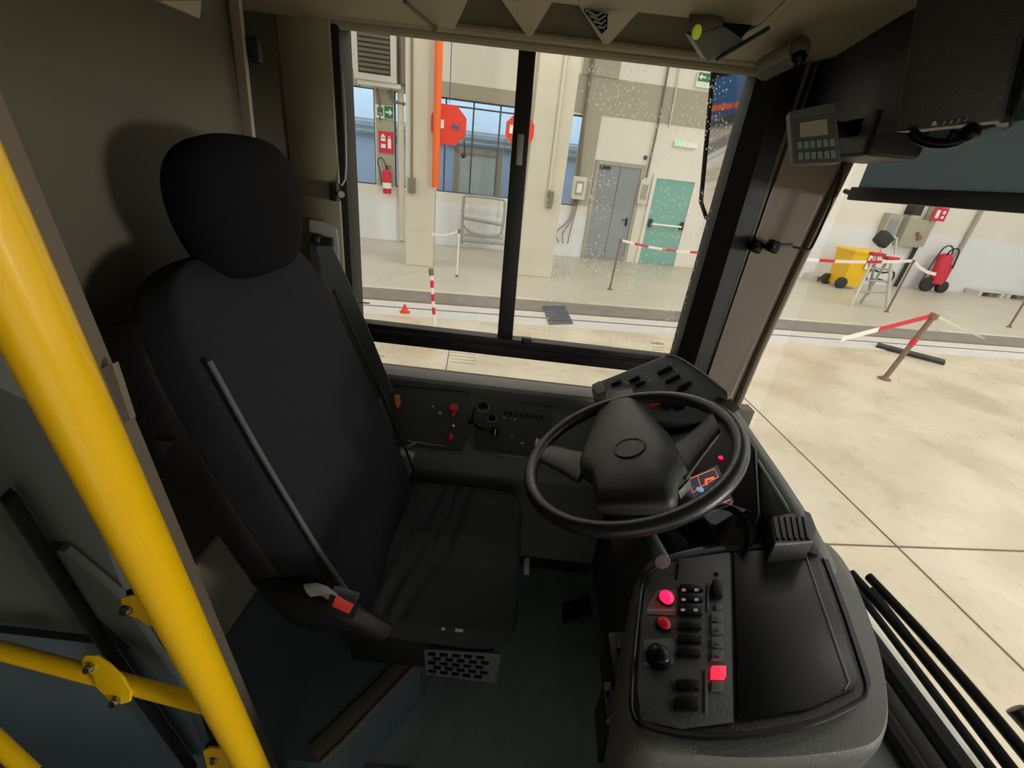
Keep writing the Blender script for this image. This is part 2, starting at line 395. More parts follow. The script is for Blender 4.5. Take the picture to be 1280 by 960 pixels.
# octagonal red boards
def octa(u, v, n, r, label, square=False):
    p = HF(u, v, n); t = thing('warning_board', label, 'sign', p-UP*r, PHI)
    b = B()
    if square: b.box(p, (r*2, .03, r*2.4), RH, .0)
    else: b.prism([p+HU*(r*math.cos(a))+UP*(r*math.sin(a)) for a in [math.pi/8+k*math.pi/4 for k in range(8)]], HN*.03)
    done('board', b, 'redp', t, smooth=False)
    b = B(); b.cyl(p+UP*(r*1.0), p+UP*(ZT-p.z), .008, seg=6); done('hanging_rod', b, 'mull', t)
    if square:
        b = B(); b.box(p+HU*.02-HN*.02, (.16, .012, .3), RH); done('yellow_label', b, 'ybin', t, smooth=False)
        b = B()
        for k in range(4): b.box(p+HU*.02-HN*.028+UP*(-.1+.065*k), (.1, .006, .02), RH)
        done('print', b, 'markd', t, smooth=False)
    else:
        b = B(); b.box(p-HU*(r*.45)-HN*.008, (.13, .012, .13), RH); done('white_label', b, 'signw', t, smooth=False)
        b = B(); b.box(p+HU*(r*.35)-HN*.008-UP*.02, (.13, .012, .05), Matrix.Rotation(.3, 3, HN) @ RH); done('blue_label', b, 'coach', t, smooth=False)
    return t, p, r
t, p, r = octa(561, 156, An-.05, .33, 'red octagonal board beside the orange pole')
b = B(); b.tube([p+HU*.28-UP*.2, p+HU*.3-UP*.42, p+HU*.26-UP*.5], .012, smooth=1); b.sph(p+HU*.28-UP*.45, .045); done('handle', b, 'markd', t)
t, p, r = octa(650, 163, An-.1, .27, 'red octagonal board behind the window divider')
b = B(); b.tube([p-HU*.24-UP*.15, p-HU*.28-UP*.5, p-HU*.25-UP*1.1], .01, smooth=1); done('cord', b, 'acg', t)
octa(667, 163, Cn+.62, .32, 'red rectangular board with a yellow label behind the right column', True)
# AC unit
p = HF(470, 72, HD-.45); t = thing('air_conditioner', 'cream air conditioner unit high on the hall wall at left', 'air conditioner', p-UP*.5, PHI)
s, n, z = hs(p); b = B(); hbox(b, s-.46, s+.42, n-.05, n+.45, z-.42, z+.55, .03); done('housing', b, 'pale', t)
b = B()
for k in range(9): b.box(hp(s-.03, n-.07, z-.24+k*.085), (.62, .03, .045), RH @ Matrix.Rotation(.5, 3, 'X'))
done('louvre', b, 'acg', t, smooth=False)
b = B(); b.box(hp(s-.03, n-.052, z+.1), (.66, .01, .8), RH); done('grille_back', b, 'markd', t, smooth=False)
b = B(); hbox(b, s-.4, s+.5, n, n+.45, z-.5, z-.42, 0); done('drip_tray', b, 'pale', t, smooth=False)
b = B(); b.tube([hp(s+.25, n+.3, z-.5), hp(s+.28, n+.3, z-.75), hp(s+.9, n+.3, z-.72)], .03, smooth=2); b.tube([hp(s-.05, n+.3, z-.5), hp(s, n+.35, z-.8), hp(s-.02, n+.4, z-1.1)], .02, smooth=1); done('hose', b, 'acg', t)
b = B(); hbox(b, s+.5, s+.85, n, n+.3, z-.4, z+.6, .02); tag(done('equipment_box', b, 'acg'), 'grey equipment box right of the air conditioner', 'box')
# exit sign, fire sign, extinguisher
def sign(name, u, v, w, h, m, label, off=.06):
    p = W(u, v, off); t = thing(name, label, 'sign', p-UP*h/2, PHI)
    b = B(); b.box(p, (w, .015, h), RH); done('plate', b, m, t, smooth=False); return t, p
t, p = sign('exit_sign', 481, 140, .40, .26, 'signw', 'green and white exit sign with an arrow on the grey pier')
b = B(); b.box(p+HU*.09-HN*.01, (.2, .006, .24), RH); done('green_field', b, 'signg', t, smooth=False)
b = B(); b.box(p+HU*.07-HN*.016, (.1, .006, .035), RH); b.prism([p+HU*.1-HN*.013+UP*.07, p+HU*.17-HN*.013, p+HU*.1-HN*.013-UP*.07], -HN*.006); done('arrow', b, 'signw', t, smooth=False)
b = B(); q = p-HU*.1-HN*.01
b.box(q, (.13, .006, .16), RH); done('door_pictogram', b, 'signg', t, smooth=False)
b = B(); b.sph(q-HN*.006+UP*.045+HU*.01, (.018, .005, .018)); b.box(q-HN*.006, (.03, .006, .07), RH); b.box(q-HN*.006+HU*.02-UP*.045, (.02, .006, .05), Matrix.Rotation(.5, 3, HN) @ RH); b.box(q-HN*.006-HU*.025-UP*.04, (.02, .006, .05), Matrix.Rotation(-.6, 3, HN) @ RH); done('running_figure', b, 'signw', t, smooth=False)
t, p = sign('fire_sign', 483, 178, .34, .44, 'signr', 'red fire extinguisher sign on the grey pier under the exit sign')
b = B(); b.box(p+HU*.07-HN*.01-UP*.02, (.07, .006, .2), RH); b.cyl(p+HU*.07-HN*.01+UP*.1, p+HU*.07-HN*.01+UP*.13, .02, seg=8); b.box(p-HU*.07-HN*.01+UP*.05, (.1, .006, .06), RH); b.box(p-HU*.07-HN*.01-UP*.08, (.1, .006, .08), RH); b.prism([p-HU*.13-HN*.01+UP*.1, p-HU*.07-HN*.01+UP*.17, p-HU*.01-HN*.01+UP*.1], -HN*.005); done('pictogram', b, 'signw', t, smooth=False)
def extinguisher(p, label):
    t = thing('fire_extinguisher', label, 'fire extinguisher', p, PHI)
    b = B(); b.cyl(p, p+UP*.45, .1, bev=.02); b.sph(p+UP*.45, (.1, .1, .08)); done('cylinder', b, 'signr', t)
    b = B(); b.cyl(p+UP*.5, p+UP*.58, .025); b.box(p+UP*.6+HU*.03, (.14, .03, .02), RH); b.box(p+UP*.56+HU*.03, (.12, .03, .015), RH); done('valve', b, 'markd', t)
    b = B(); b.tube([p+UP*.57, p+UP*.78-HU*.1, p+UP*.72-HU*.22, p+UP*.45-HU*.15, p+UP*.2-HU*.12], .012, smooth=2); done('hose', b, 'markd', t)
    b = B(); b.cyl(p+UP*.12, p+UP*.24, .102); done('label_band', b, 'signw', t)
    b = B(); b.box(p+UP*.3+HN*.1, (.05, .06, .3), RH); done('wall_bracket', b, 'markd', t)
p = W(484, 242, .16); extinguisher(p, 'red fire extinguisher hung on the grey pier between the left windows')
# hand barrier / trolley leaning
n = HD-.3; p0 = HF(577, 306, n); p0.z = GZ; t = thing('metal_barrier', 'pale tubular metal barrier standing under the mullioned window', 'barrier', p0, PHI)
P = lambda u, v: HF(u, v, n)
b = B(); b.tube([P(577, 305), P(579, 247), P(583, 244), P(628, 249), P(632, 253), P(628, 290), P(622, 296), P(590, 292), P(578, 281)], .035, smooth=1, seg=8); done('frame', b, 'lgrey', t)
b = B(); b.tube([P(580, 272), P(629, 281)], .045, seg=8); done('cross_bar', b, 'lgrey', t)
b = B(); b.tube([P(578, 300), P(630, 305)], .04, seg=8); b.tube([P(580, 293), P(628, 298)], .03, seg=8); done('foot_bar', b, 'lgrey', t)
b = B(); b.tube([P(629, 292), P(629, 307)], .025, seg=8); done('leg', b, 'pale', t)
# doors in hall wall
def hdoor(idx, u0, u1, vt, vb, m, frame_m, bar):
    sl = WS(u0, (vt+vb)/2)[0]; sr = WS(u1, (vt+vb)/2)[0]; zt_ = WS((u0+u1)/2, vt)[1]
    w = bpy.data.objects.new('door_%d' % idx, None); COL.objects.link(w); w['kind'] = 'structure'; w.location = hp((sl+sr)/2, HD, GZ)
    INV[w.name] = Matrix.Translation(-w.location)
    b = B(); f = .09
    hbox(b, sl-f, sl, HD-.06, HD, GZ, zt_+f); hbox(b, sr, sr+f, HD-.06, HD, GZ, zt_+f); hbox(b, sl, sr, HD-.06, HD, zt_, zt_+f); done('door_frame', b, frame_m, w, smooth=False)
    if bar:
        b = B(); hbox(b, sl, sr, HD-.04, HD-.005, GZ+.02, zt_, .005); done('door_leaf', b, m, w, smooth=False)
        b = B(); b.cyl(hp(sl+.1, HD-.13, GZ+1.02), hp(sr-.1, HD-.13, GZ+1.02), .025); done('push_bar', b, 'signw', w)
        for s in (sl+.08, sr-.08):
            b = B(); b.box(hp(s, HD-.09, GZ+1.04), (.08, .1, .2), RH, .01); done('bar_mount', b, 'markd', w)
    else:
        mid = sl+(sr-sl)*.5
        for k, (a, c) in enumerate(((sl, mid-.008), (mid+.008, sr))):
            b = B(); hbox(b, a, c, HD-.04, HD-.005, GZ+.02, zt_, .005); done('door_leaf', b, m, w, smooth=False)
        b = B(); b.box(hp(sr-.12, HD-.07, GZ+1.0), (.05, .04, .2), RH, .01); b.box(hp(sr-.18, HD-.09, GZ+1.05), (.14, .02, .02), RH); done('door_handle', b, 'markd', w)
        b = B(); b.box(hp(sl+.15, HD-.08, zt_-.06), (.25, .05, .06), RH); done('door_closer', b, 'markd', w)
hdoor(2, 739, 790, 207, 324, 'hgrey', 'band', False)
hdoor(3, 808, 855, 224, 330, 'teal', 'wallw', True)
# things on the wall, right part
def wbox(name, u, v, w, h, d, m, label, cat='box', extra=None, mat2=None):
    p = W(u, v, d/2); t = thing(name, label, cat, p-UP*h/2, PHI)
    b = B(); b.box(p, (w, d, h), RH, min(.015, d/4)); done('housing', b, m, t)
    if mat2:
        b = B(); b.box(p-HN*(d/2+.004), (w*.62, .01, h*.62), RH); done('front_panel', b, mat2, t, smooth=False)
    return t, p
t, p = wbox('electrical_box', 723, 235, .34, .52, .2, 'pale', 'cream electrical box on the grey strip left of the grey double door', 'electrical box', mat2='band')
b = B(); b.box(p-HN*.112, (.12, .008, .2), RH); done('label_plate', b, 'signw', t, smooth=False)
b = B()
for k in range(3): b.tube([p-UP*.26+HU*(.05*k-.05), p-UP*.8+HU*(.04*k-.08)+HN*.03, p-UP*1.1+HU*(.2*k-.45), p-UP*1.35+HU*(.12*k-.3)], .014, smooth=2, seg=6)
done('cable', b, 'acg', t)
t, p = wbox('call_point', 804, 240, .26, .56, .12, 'pale', 'narrow cream switch unit between the grey door and teal door', 'switch', mat2='band')
t, p = wbox('emergency_light', 857, 181, .62, .12, .08, 'signw', 'slim white emergency light on the wall above the teal door', 'emergency light')
b = B(); b.box(p-HU*.24-HN*.045, (.07, .012, .07), RH); done('green_lamp', b, 'gled', t, smooth=False)
t, p = wbox('exit_light', 883, 101, .50, .30, .08, 'signw', 'green and white hanging exit light near the mirror top', 'exit light')
b = B(); b.box(p-HN*.045+UP*.05, (.46, .01, .17), RH); done('green_field', b, 'signg', t, smooth=False)
b = B(); b.box(p-HN*.052+UP*.05-HU*.1, (.1, .008, .03), RH); b.prism([p-HN*.05+UP*.11-HU*.15, p-HN*.05+UP*.05-HU*.22, p-HN*.05-UP*.01-HU*.15], -HN*.006); b.box(p-HN*.052+UP*.05+HU*.08, (.06, .008, .12), RH); done('pictogram', b, 'signw', t, smooth=False)
def wpipe(uv, off, r, m, name, label, cat='conduit'):
    b = B(); b.tube([W(u, v, off) for u, v in uv], r, seg=8); return tag(done(name, b, m), label, cat)
wpipe([(744, 60), (737, 100), (730, 150), (723, 222)], .12, .04, 'acg', 'conduit', 'dark grey conduit running down into the cream electrical box')
wpipe([(838, 70), (825, 145), (808, 222)], .06, .025, 'acg', 'conduit', 'conduit running down the wall to the switch unit between the doors')
wpipe([(852, 70), (842, 130), (836, 160)], .06, .02, 'pale', 'conduit', 'short pale conduit ending above the doors left of the emergency light')
b = B(); b.sph(W(807, 197, .03), (.05, .03, .05)); tag(done('round_fitting', b, 'mull'), 'small round dark fitting on the wall above the grey double door', 'round fitting')
# right part through windscreen
t, p = wbox('electrical_cabinet', 1110, 285, .42, .75, .2, 'band', 'grey glazed electrical cabinet on the wall above the yellow bin', 'electrical cabinet', mat2='hgrey')
t, p = wbox('electrical_cabinet', 1138, 291, .62, .72, .22, 'band', 'wide grey electrical cabinet beside the dark strip on the wall', 'electrical cabinet')
b = B(); b.cyl(p-HN*.11+HU*.1, p-HN*.15+HU*.1, .05); b.cyl(p-HN*.11+HU*.2-UP*.1, p-HN*.15+HU*.2-UP*.1, .07); done('socket', b, 'rust', t)
wpipe([(1172, 255), (1146, 308)], .1, .14, 'band', 'wall_duct', 'wide grey duct on the wall right of the electrical cabinets', 'duct')
wpipe([(1146, 308), (1117, 362)], .1, .05, 'markd', 'dark_pipe', 'dark pipe running down the wall below the grey duct', 'pipe')
wpipe([(1232, 255), (1190, 330)], .08, .05, 'band', 'conduit', 'grey conduit slanting beside the red trolley', 'conduit')
t, p = wbox('lamp_box', 1143, 262, .3, .28, .25, 'markd', 'black lamp unit on the wall above the wide electrical cabinet', 'lamp')
t, p = sign('fire_sign', 1175, 268, .42, .34, 'signr', 'red sign on the hall wall right of the grey duct', .26)
b = B(); b.box(p-HN*.01-HU*.08, (.1, .006, .2), RH); b.box(p-HN*.01+HU*.1+UP*.05, (.08, .006, .08), RH); b.box(p-HN*.01+HU*.1-UP*.07, (.08, .006, .06), RH); done('pictogram', b, 'signw', t, smooth=False)
# wheelie bin
pb = G(1055, 361); s, n, _ = hs(pb)
t = thing('wheelie_bin', 'yellow wheelie bin standing by the hall wall', 'bin', pb, PHI)
def hquad(s, n, z, w, d): return [hp(s-w/2, n-d/2, z), hp(s+w/2, n-d/2, z), hp(s+w/2, n+d/2, z), hp(s-w/2, n+d/2, z)]
h_ = .92
b = B(); b.loft([hquad(s+.2, n+.3, GZ+.08, .56, .5), hquad(s+.25, n+.3, GZ+h_, .76, .62)]); done('body', b, 'ybin', t, smooth=False)
b = B(); b.loft([hquad(s+.25, n+.3, GZ+h_, .82, .68), hquad(s+.25, n+.3, GZ+h_+.05, .82, .68), hquad(s+.28, n+.32, GZ+h_+.09, .66, .5)]); done('lid', b, 'ybin', t, smooth=False)
b = B(); b.cyl(hp(s-.12, n-.02, GZ+.14), hp(s-.12, n+.1, GZ+.14), .14, bev=.02); done('wheel', b, 'markd', t)
b = B(); b.cyl(hp(s-.12, n+.5, GZ+.14), hp(s-.12, n+.62, GZ+.14), .14, bev=.02); done('wheel', b, 'markd', t)
b = B(); b.box(hp(s+.42, n-.035, GZ+.72), (.26, .01, .34), RH); done('label_plate', b, 'signw', t, smooth=False)
b = B(); b.box(hp(s+.42, n-.045, GZ+.72), (.16, .01, .2), RH); done('blue_mark', b, 'coach', t, smooth=False)
# stepladder / stand
pl = G(1108, 386); s, n, _ = hs(pl); t = thing('stepladder', 'silver stepladder with red caps in front of the yellow bin', 'stepladder', pl, PHI)
Q = lambda u, v, o=0: HF(u, v, n+o)
b = B(); b.tube([G(1063, 383), Q(1095, 318)], .028, seg=8); done('leg', b, 'pale', t)
b = B(); b.tube([pl, Q(1115, 322)], .035, seg=8); done('leg', b, 'pale', t)
b = B(); b.tube([Q(1075, 380, .4), Q(1113, 320, .1)], .028, seg=8); done('leg', b, 'lgrey', t)
b = B(); b.tube([Q(1085, 368, .6), Q(1096, 318, .1)], .028, seg=8); done('leg', b, 'lgrey', t)
b = B()
for v in (335, 350, 364): b.tube([Q(1086-(v-335)*.55, v), Q(1113-(v-335)*.15, v+2)], .022, seg=8)
done('rung', b, 'lgrey', t)
for u, v in ((1097, 318), (1114, 323)):
    b = B(); b.box(Q(u, v), (.3, .14, .07), RH, .02); done('red_cap', b, 'signr', t)
b = B(); b.tube([Q(1101, 316), Q(1102, 300)], .02, seg=8); b.tube([Q(1118, 318), Q(1121, 298), Q(1117, 296)], .02, seg=8); done('guard_rail', b, 'pale', t)
b = B(); b.box(Q(1104, 299), (.3, .2, .26), RH @ Matrix.Rotation(.5, 3, 'Y'), .06, 3); tag(done('tool_bag', b, 'markd'), 'black tool bag hung on top of the silver stepladder', 'bag')
b = B(); q = Q(1100, 345, .35); b.tube([q+V((math.cos(a)*.3, 0, math.sin(a)*.12+.05*math.sin(3*a))) for a in [k*.5 for k in range(25)]], .02, seg=6); tag(done('hose_coil', b, 'markd'), 'coiled dark hose hung on the rungs of the stepladder', 'hose')
# red trolley
pr = G(1155, 364); s, n, _ = hs(pr); t = thing('red_trolley', 'red wheeled cylinder trolley standing by the hall wall', 'trolley', pr, PHI)
b = B(); b.cyl(hp(s+.0, n-.05, GZ+.2), hp(s+.0, n+.08, GZ+.2), .2, bev=.03); done('wheel', b, 'markd', t)
b = B(); b.cyl(hp(s+.5, n-.05, GZ+.16), hp(s+.5, n+.08, GZ+.16), .17, bev=.03); done('wheel', b, 'markd', t)
b = B(); b.cyl(hp(s+.2, n+.0, GZ+.22), hp(s+.24, n+.1, GZ+.95), .17, bev=.03); b.sph(hp(s+.24, n+.1, GZ+.95), (.17, .17, .12)); done('cylinder', b, 'signr', t)
b = B(); b.cyl(hp(s+.42, n+.08, GZ+.22), hp(s+.45, n+.1, GZ+.8), .13, bev=.03); done('cylinder', b, 'signr', t)
b = B(); b.tube([hp(s-.02, n+.2, GZ+.2), hp(s+.1, n+.2, GZ+1.15), hp(s+.3, n+.2, GZ+1.3), hp(s+.55, n+.2, GZ+1.15), hp(s+.5, n+.2, GZ+.15)], .025, smooth=1, seg=8); done('handle', b, 'mull', t)
b = B(); b.tube([hp(s+.2, n+.05, GZ+1.0), hp(s+.05, n-.1, GZ+1.2), hp(s+.35, n-.1, GZ+1.25), hp(s+.4, n-.1, GZ+.7)], .02, smooth=2, seg=8); done('hose', b, 'markd', t)
# low blocks / ledges along the wall base
for k, (u, v, w, lab) in enumerate(((1005, 345, .55, 'short pale pallet against the wall left of the yellow bin'), (1200, 362, .9, 'pale pallet against the wall just right of the red trolley'), (1245, 368, .8, 'pale pallet against the wall at the far right'))):
    p = G(u, v); s, n, _ = hs(p); n = HD-.25
    t = thing('pallet', lab, 'pallet', hp(s, n, GZ), PHI)
    b = B(); hbox(b, s-w/2, s+w/2, n-.2, n+.2, GZ+.12, GZ+.15); done('deck', b, 'pale', t, smooth=False)
    for q in (-1, 0, 1):
        b = B(); hbox(b, s+q*w*.42-.06, s+q*w*.42+.06, n-.2, n+.2, GZ, GZ+.12); done('block', b, 'rust' if q == 0 and k else 'pale', t, smooth=False)
# barrier posts with tape
def upz(base, u, v):
    r_ = ray(u, v); tt = base.y/r_.y; return CAM+r_*tt
def post(ub, vb, ut, vt, r, label, m='rust', stripes=None, base=True):
    p = G(ub, vb); q = upz(p, ut, vt); t = thing('barrier_post', label, 'post', p, 0)
    b = B(); b.cyl(p, q, r, seg=12); done('shaft', b, m, t)
    if base:
        b = B(); b.cyl(p, p+UP*.015, r*2.4, seg=16); b.cyl(p+UP*.015, p+UP*.04, r*1.7, r*1.1, seg=16); done('foot', b, 'rust', t)
    b = B(); b.cyl(q-(q-p).normalized()*.05, q+(q-p).normalized()*.02, r*1.6, seg=12, bev=.005); done('cap', b, 'rust', t)
    if stripes:
        for k in stripes:
            d = q-p; b = B(); b.cyl(p+d*k, p+d*(k+.09), r*1.15, seg=12); done('red_band', b, 'signr', t)
    return p, q
pa, qa = post(545, 434, 539, 338, .017, 'red and white banded barrier post in front of the left column', 'tape', (.45, .62, .79))
pb_, qb = post(571, 346, 574, 288, .014, 'pale barrier post in front of the tubular metal barrier', 'tape')
pc, qc = post(762, 362, 776, 300, .02, 'thin barrier post in front of the grey double door')
pd, qd = post(1105, 474, 1168, 394, .03, 'rusty barrier post standing nearest in front of the windscreen', 'rust', (.55,))
pe, qe = post(1108, 390, 1142, 326, .02, 'thin barrier post right behind the stepladder legs')
pf, qf = post(1261, 409, 1284, 372, .02, 'thin barrier post at the right edge of the photo')
def tape(name, pts, mlist, label, w=.03):
    b = B(); n = len(pts)-1
    for i in range(n):
        a = V(pts[i]); c = V(pts[i+1]); b.prism([a-UP*w, c-UP*w, c+UP*w, a+UP*w], HN*.004, mi=i % len(mlist))
    return tag(done(name, b, mlist, smooth=False), label, 'tape')
def seg_(a, c, k, sag=.1): return [a.lerp(c, i/k)-UP*(sag*4*(i/k)*(1-i/k)) for i in range(k+1)]
e1 = upz(G(1000, 445), 1045, 424)
tape('barrier_tape', seg_(qd, HF(1052, 424, qd.dot(HN)), 5, 0), ['signr', 'signr', 'signr', 'tape', 'tape'], 'red and white tape sloping left from the nearest rusty post')
tape('barrier_tape', seg_(qd, G(1232, 424), 4, 0), ['pale'], 'pale tape sloping right down from the nearest rusty post', .015)
tape('barrier_tape', seg_(qe, HF(985, 322, qe.dot(HN)), 8, .05), ['tape', 'tape', 'signr'], 'red and white tape crossing in front of the yellow bin', .03)
tape('barrier_tape', seg_(qe, HF(1170, 343, qe.dot(HN)), 3, .05), ['tape'], 'white tape running toward the red trolley', .03)
tape('barrier_tape', seg_(qc, HF(880, 316, qc.dot(HN)), 6, .05), ['tape', 'signr'], 'red and white tape crossing in front of the teal door', .022)
tape('barrier_tape', seg_(qa, HF(470, 350, qa.dot(HN)), 6, .02), ['pale'], 'pale tape sagging left from the red and white banded post', .012)
tape('barrier_tape', seg_(qb, HF(540, 292, qb.dot(HN)), 4, .05), ['tape'], 'short pale tape between the pale post and left column', .015)
# floor grate and small items
g4 = [G(678, 384), G(705, 384), G(716, 406), G(686, 407)]
t = thing('floor_grate', 'dark rusty floor grate beside the track in the hall floor', 'grate', sum(g4, V())/4)
b = B(); b.prism([p+UP*.007 for p in g4], UP*.012); done('frame', b, 'tank', t, smooth=False)
b = B()
for k in range(9):
    a = g4[0].lerp(g4[3], (k+.5)/9); c = g4[1].lerp(g4[2], (k+.5)/9); b.cyl(a+UP*.026, c+UP*.026, .012, seg=6)
done('bar', b, 'mull', t)
p = G(506, 391); b = B(); b.cyl(p, p+UP*.02, .07, seg=16); b.cyl(p+UP*.02, p+UP*.12, .05, .012, seg=16); tag(done('traffic_cone', b, 'redp'), 'small red cone on the floor left of the banded post', 'cone')
p = G(1095, 433); q = G(1180, 455); b = B(); d = (q-p).normalized(); sd = V((-d.y, d.x, 0)); b.prism([p-sd*.1, q-sd*.1, q+sd*.1, p+sd*.1], UP*.05, .01); tag(done('hose_ramp', b, 'markd'), 'black ramp lying across the track by the rusty post', 'ramp')
# blue coach seen in the exterior mirror
cx = hp(-21, 8.0, GZ); t = thing('coach', 'blue coach with an orange stripe seen in the exterior mirror', 'bus', cx, PHI)
b = B(); hbox(b, -26, -14, 7.5, 9.9, GZ+.35, GZ+2.3, .12); done('body', b, 'coach', t)
b = B(); hbox(b, -25.8, -14.2, 7.47, 7.5, GZ+1.5, GZ+2.1, .01); hbox(b, -14.0, -13.97, 7.7, 9.7, GZ+1.4, GZ+2.1, .01); done('window_band', b, 'blackg', t)
b = B(); hbox(b, -25.9, -13.9, 7.46, 7.5, GZ+.5, GZ+.65, .005); hbox(b, -14.0, -13.96, 7.6, 9.8, GZ+.5, GZ+.65, .005); done('stripe', b, 'orange', t)
for x in (-24, -18):
    b = B(); b.cyl(hp(x, 7.45, GZ+.48), hp(x, 7.75, GZ+.48), .48, bev=.05); done('wheel', b, 'markd', t)
# hall ceiling lamps (fluorescent battens)
for i, (s, n) in enumerate(((-6, 3), (-6, 8), (1, 8), (8, 8), (8, 3), (8, -2), (14, 3), (14, 8), (1, -3), (1, -5), (-3, -4))):
    t = thing('ceiling_lamp', 'long white fluorescent lamp hung over the hall floor', 'lamp', hp(s, n, 5.4), PHI, 'fluorescent lamps of the hall')
    b = B(); hbox(b, s-1.5, s+1.5, n-.15, n+.15, 5.45, 5.52); done('housing', b, 'white', t, smooth=False)
    b = B(); hbox(b, s-1.4, s+1.4, n-.12, n+.12, 5.42, 5.45); done('tube', b, 'lampon', t, smooth=False)
    l = bpy.data.lights.new('hall_lamp', 'AREA'); l.shape = 'RECTANGLE'; l.size = 2.8; l.size_y = .24; l.energy = 90 if n < -2.5 and s < 5 else 55; l.color = (1, .97, .925)
    lo = bpy.data.objects.new('hall_light', l); COL.objects.link(lo); lo.location = hp(s, n, 5.40); lo.rotation_euler = (0, 0, PHI)

l = bpy.data.lights.new('added_shadow_lamp', 'AREA'); l.shape = 'RECTANGLE'; l.size = 1.2; l.size_y = 1.0; l.energy = 430; l.color = (1, .97, .93)  # unseen light added low at front right to throw the headrest shadow
lo = bpy.data.objects.new('added_shadow_light', l); COL.objects.link(lo); lo.location = (9.0, -3.3, 1.0); lo.rotation_euler = (V((-.45, .8, 1.2))-V((9.0, -3.3, 1.0))).to_track_quat('-Z', 'Y').to_euler()

# ================================================================== BUS: SETTING
YW = 1.30
XL, XR, ZS, ZT_ = -.50, .497, .70, 1.575
# left side wall with window opening
b = B(); T = .05
def bx(b, x0, x1, y0, y1, z0, z1, bev=0, mi=0): return b.box(((x0+x1)/2, (y0+y1)/2, (z0+z1)/2), (abs(x1-x0), abs(y1-y0), abs(z1-z0)), None, bev, mi=mi)
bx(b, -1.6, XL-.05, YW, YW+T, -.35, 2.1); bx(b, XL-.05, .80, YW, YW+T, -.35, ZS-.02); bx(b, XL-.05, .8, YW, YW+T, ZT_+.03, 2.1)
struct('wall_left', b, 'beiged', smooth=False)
b = B(); bx(b, -1.6, .9, -1.25, 1.35, 1.98, 2.05); struct('ceiling', b, 'beige', smooth=False)
b = B(); bx(b, -1.66, -1.6, -1.25, 1.35, -.4, 2.05); struct('wall_rear', b, 'shell', smooth=False)
b = B(); bx(b, -1.6, -.55, -1.25, -1.2, -.4, 2.05); bx(b, -.55, .9, -1.25, -1.2, 1.12, 2.05); bx(b, .78, .9, -1.25, -1.2, -.4, 2.05); struct('wall_right', b, 'shell', smooth=False)
b = B(); bx(b, -1.6, .8, -1.2, .52, -.36, -.3); struct('floor_aisle', b, 'platf', smooth=False)
b = B(); bx(b, -.7, .66, .54, 1.3, -.04, 0); struct('floor_cab', b, 'floor', smooth=False)
b = B(); bx(b, -.7, .66, .50, .54, -.36, .004, .0); struct('trim_14', b, 'jamb', smooth=False)
# seat platform
pl_ = [V((-.645, .46, 0)), V((-.30, .46, 0)), V((-.27, .50, 0)), V((-.15, .69, 0)), V((-.12, .78, 0)), V((-.12, 1.29, 0)), V((-.645, 1.29, 0))]
b = B(); b.prism(pl_, UP*.172); struct('platform_riser', b, 'riser', smooth=False)
b = B(); b.prism([p+UP*.172 for p in pl_], UP*.008); struct('platform_floor', b, 'platf', smooth=False)
b = B(); b.tube([V((-.30, .46, .182)), V((-.27, .50, .182)), V((-.15, .69, .182))], .006, seg=8); b.tube([V((-.32, .475, .184)), V((-.29, .515, .184)), V((-.17, .70, .184))], .02, seg=4, flat=(.02, .004)); struct('trim_15', b, 'jamb')
# footwell ledge by the wall
b = B(); bx(b, -.11, .36, 1.14, 1.30, .13, .235, .01); struct('footwell_ledge', b, 'dash'); b = B(); bx(b, -.11, .36, 1.18, 1.30, 0, .13); struct('footwell_skirt', b, 'black')
# rear partition
b = B(); b.prism([V((-.655, 1.09, .17)), V((-.655, .60, .17)), V((-.56, .46, .17)), V((-.60, .42, .17)), V((-.69, .58, .17)), V((-.69, 1.09, .17))], UP*1.8); bx(b, -.69, -.647, .46, 1.29, -.3, .175); struct('wall_partition', b, 'part', smooth=False)
b = B(); p0 = PXX(294, 0, -.645); p1 = PXX(312, 170, -.645); d = p1-p0
b.tube([p0-d*.6, p1+d*1.5], .02, seg=4, flat=(.022, .012)); struct('trim_16', b, 'post', smooth=False)
b = B(); q = p0.lerp(p1, .5); b.box(p0.lerp(p1, .32)+V((.02, .02, 0)), (.03, .03, .05), None, .01); tag(done('door_catch', b, 'black'), 'black catch on the pale upright post behind the headrest', 'catch')
b = B(); b.prism([PXX(190, 0, -.64), PXX(245, 0, -.64), PXX(243, 22, -.64)], V((.01, 0, 0))); struct('trim_17', b, 'post', smooth=False)
b = B(); bx(b, -.655, -.640, .60, 1.05, .185, .46, .004); struct('partition_lit_patch', b, 'post')  # added pale sheet, light on the lower partition put into its colour
# door jamb strip by the yellow pole
b = B(); p0 = PY(50, 285, .44); p1 = PY(337, 957, .44); d = p1-p0
b.tube([p0-d*.6, p1+d*.35], .02, seg=4, flat=(.030, .012)); o = struct('trim_18', b, 'jamb', smooth=False)
b = B()
for u, v in ((130, 483), (143, 512)): b.cyl(PY(u, v, .44)+V((0, -.02, 0)), PY(u, v, .44), .004, seg=10)
tag(done('hinge_screw', b, 'black'), 'two dark screws on the hinge plate beside the yellow pole', 'screw')
t = thing('hinge_plate', 'pale hinge plate on the door jamb left of the backrest', 'hinge', PY(150, 520, .425))
b = B(); c4 = [PY(118, 464, .425), PY(140, 455, .425), PY(163, 525, .425), PY(146, 535, .425)]; b.prism(c4, V((0, .008, 0))); done('plate', b, 'jamb', t, smooth=False)
b = B(); c4 = [PY(190, 550, .46), PY(215, 552, .46), PY(197, 578, .46)]; b.prism(c4, V((0, .01, 0))); done('catch', b, 'black', t, smooth=False)
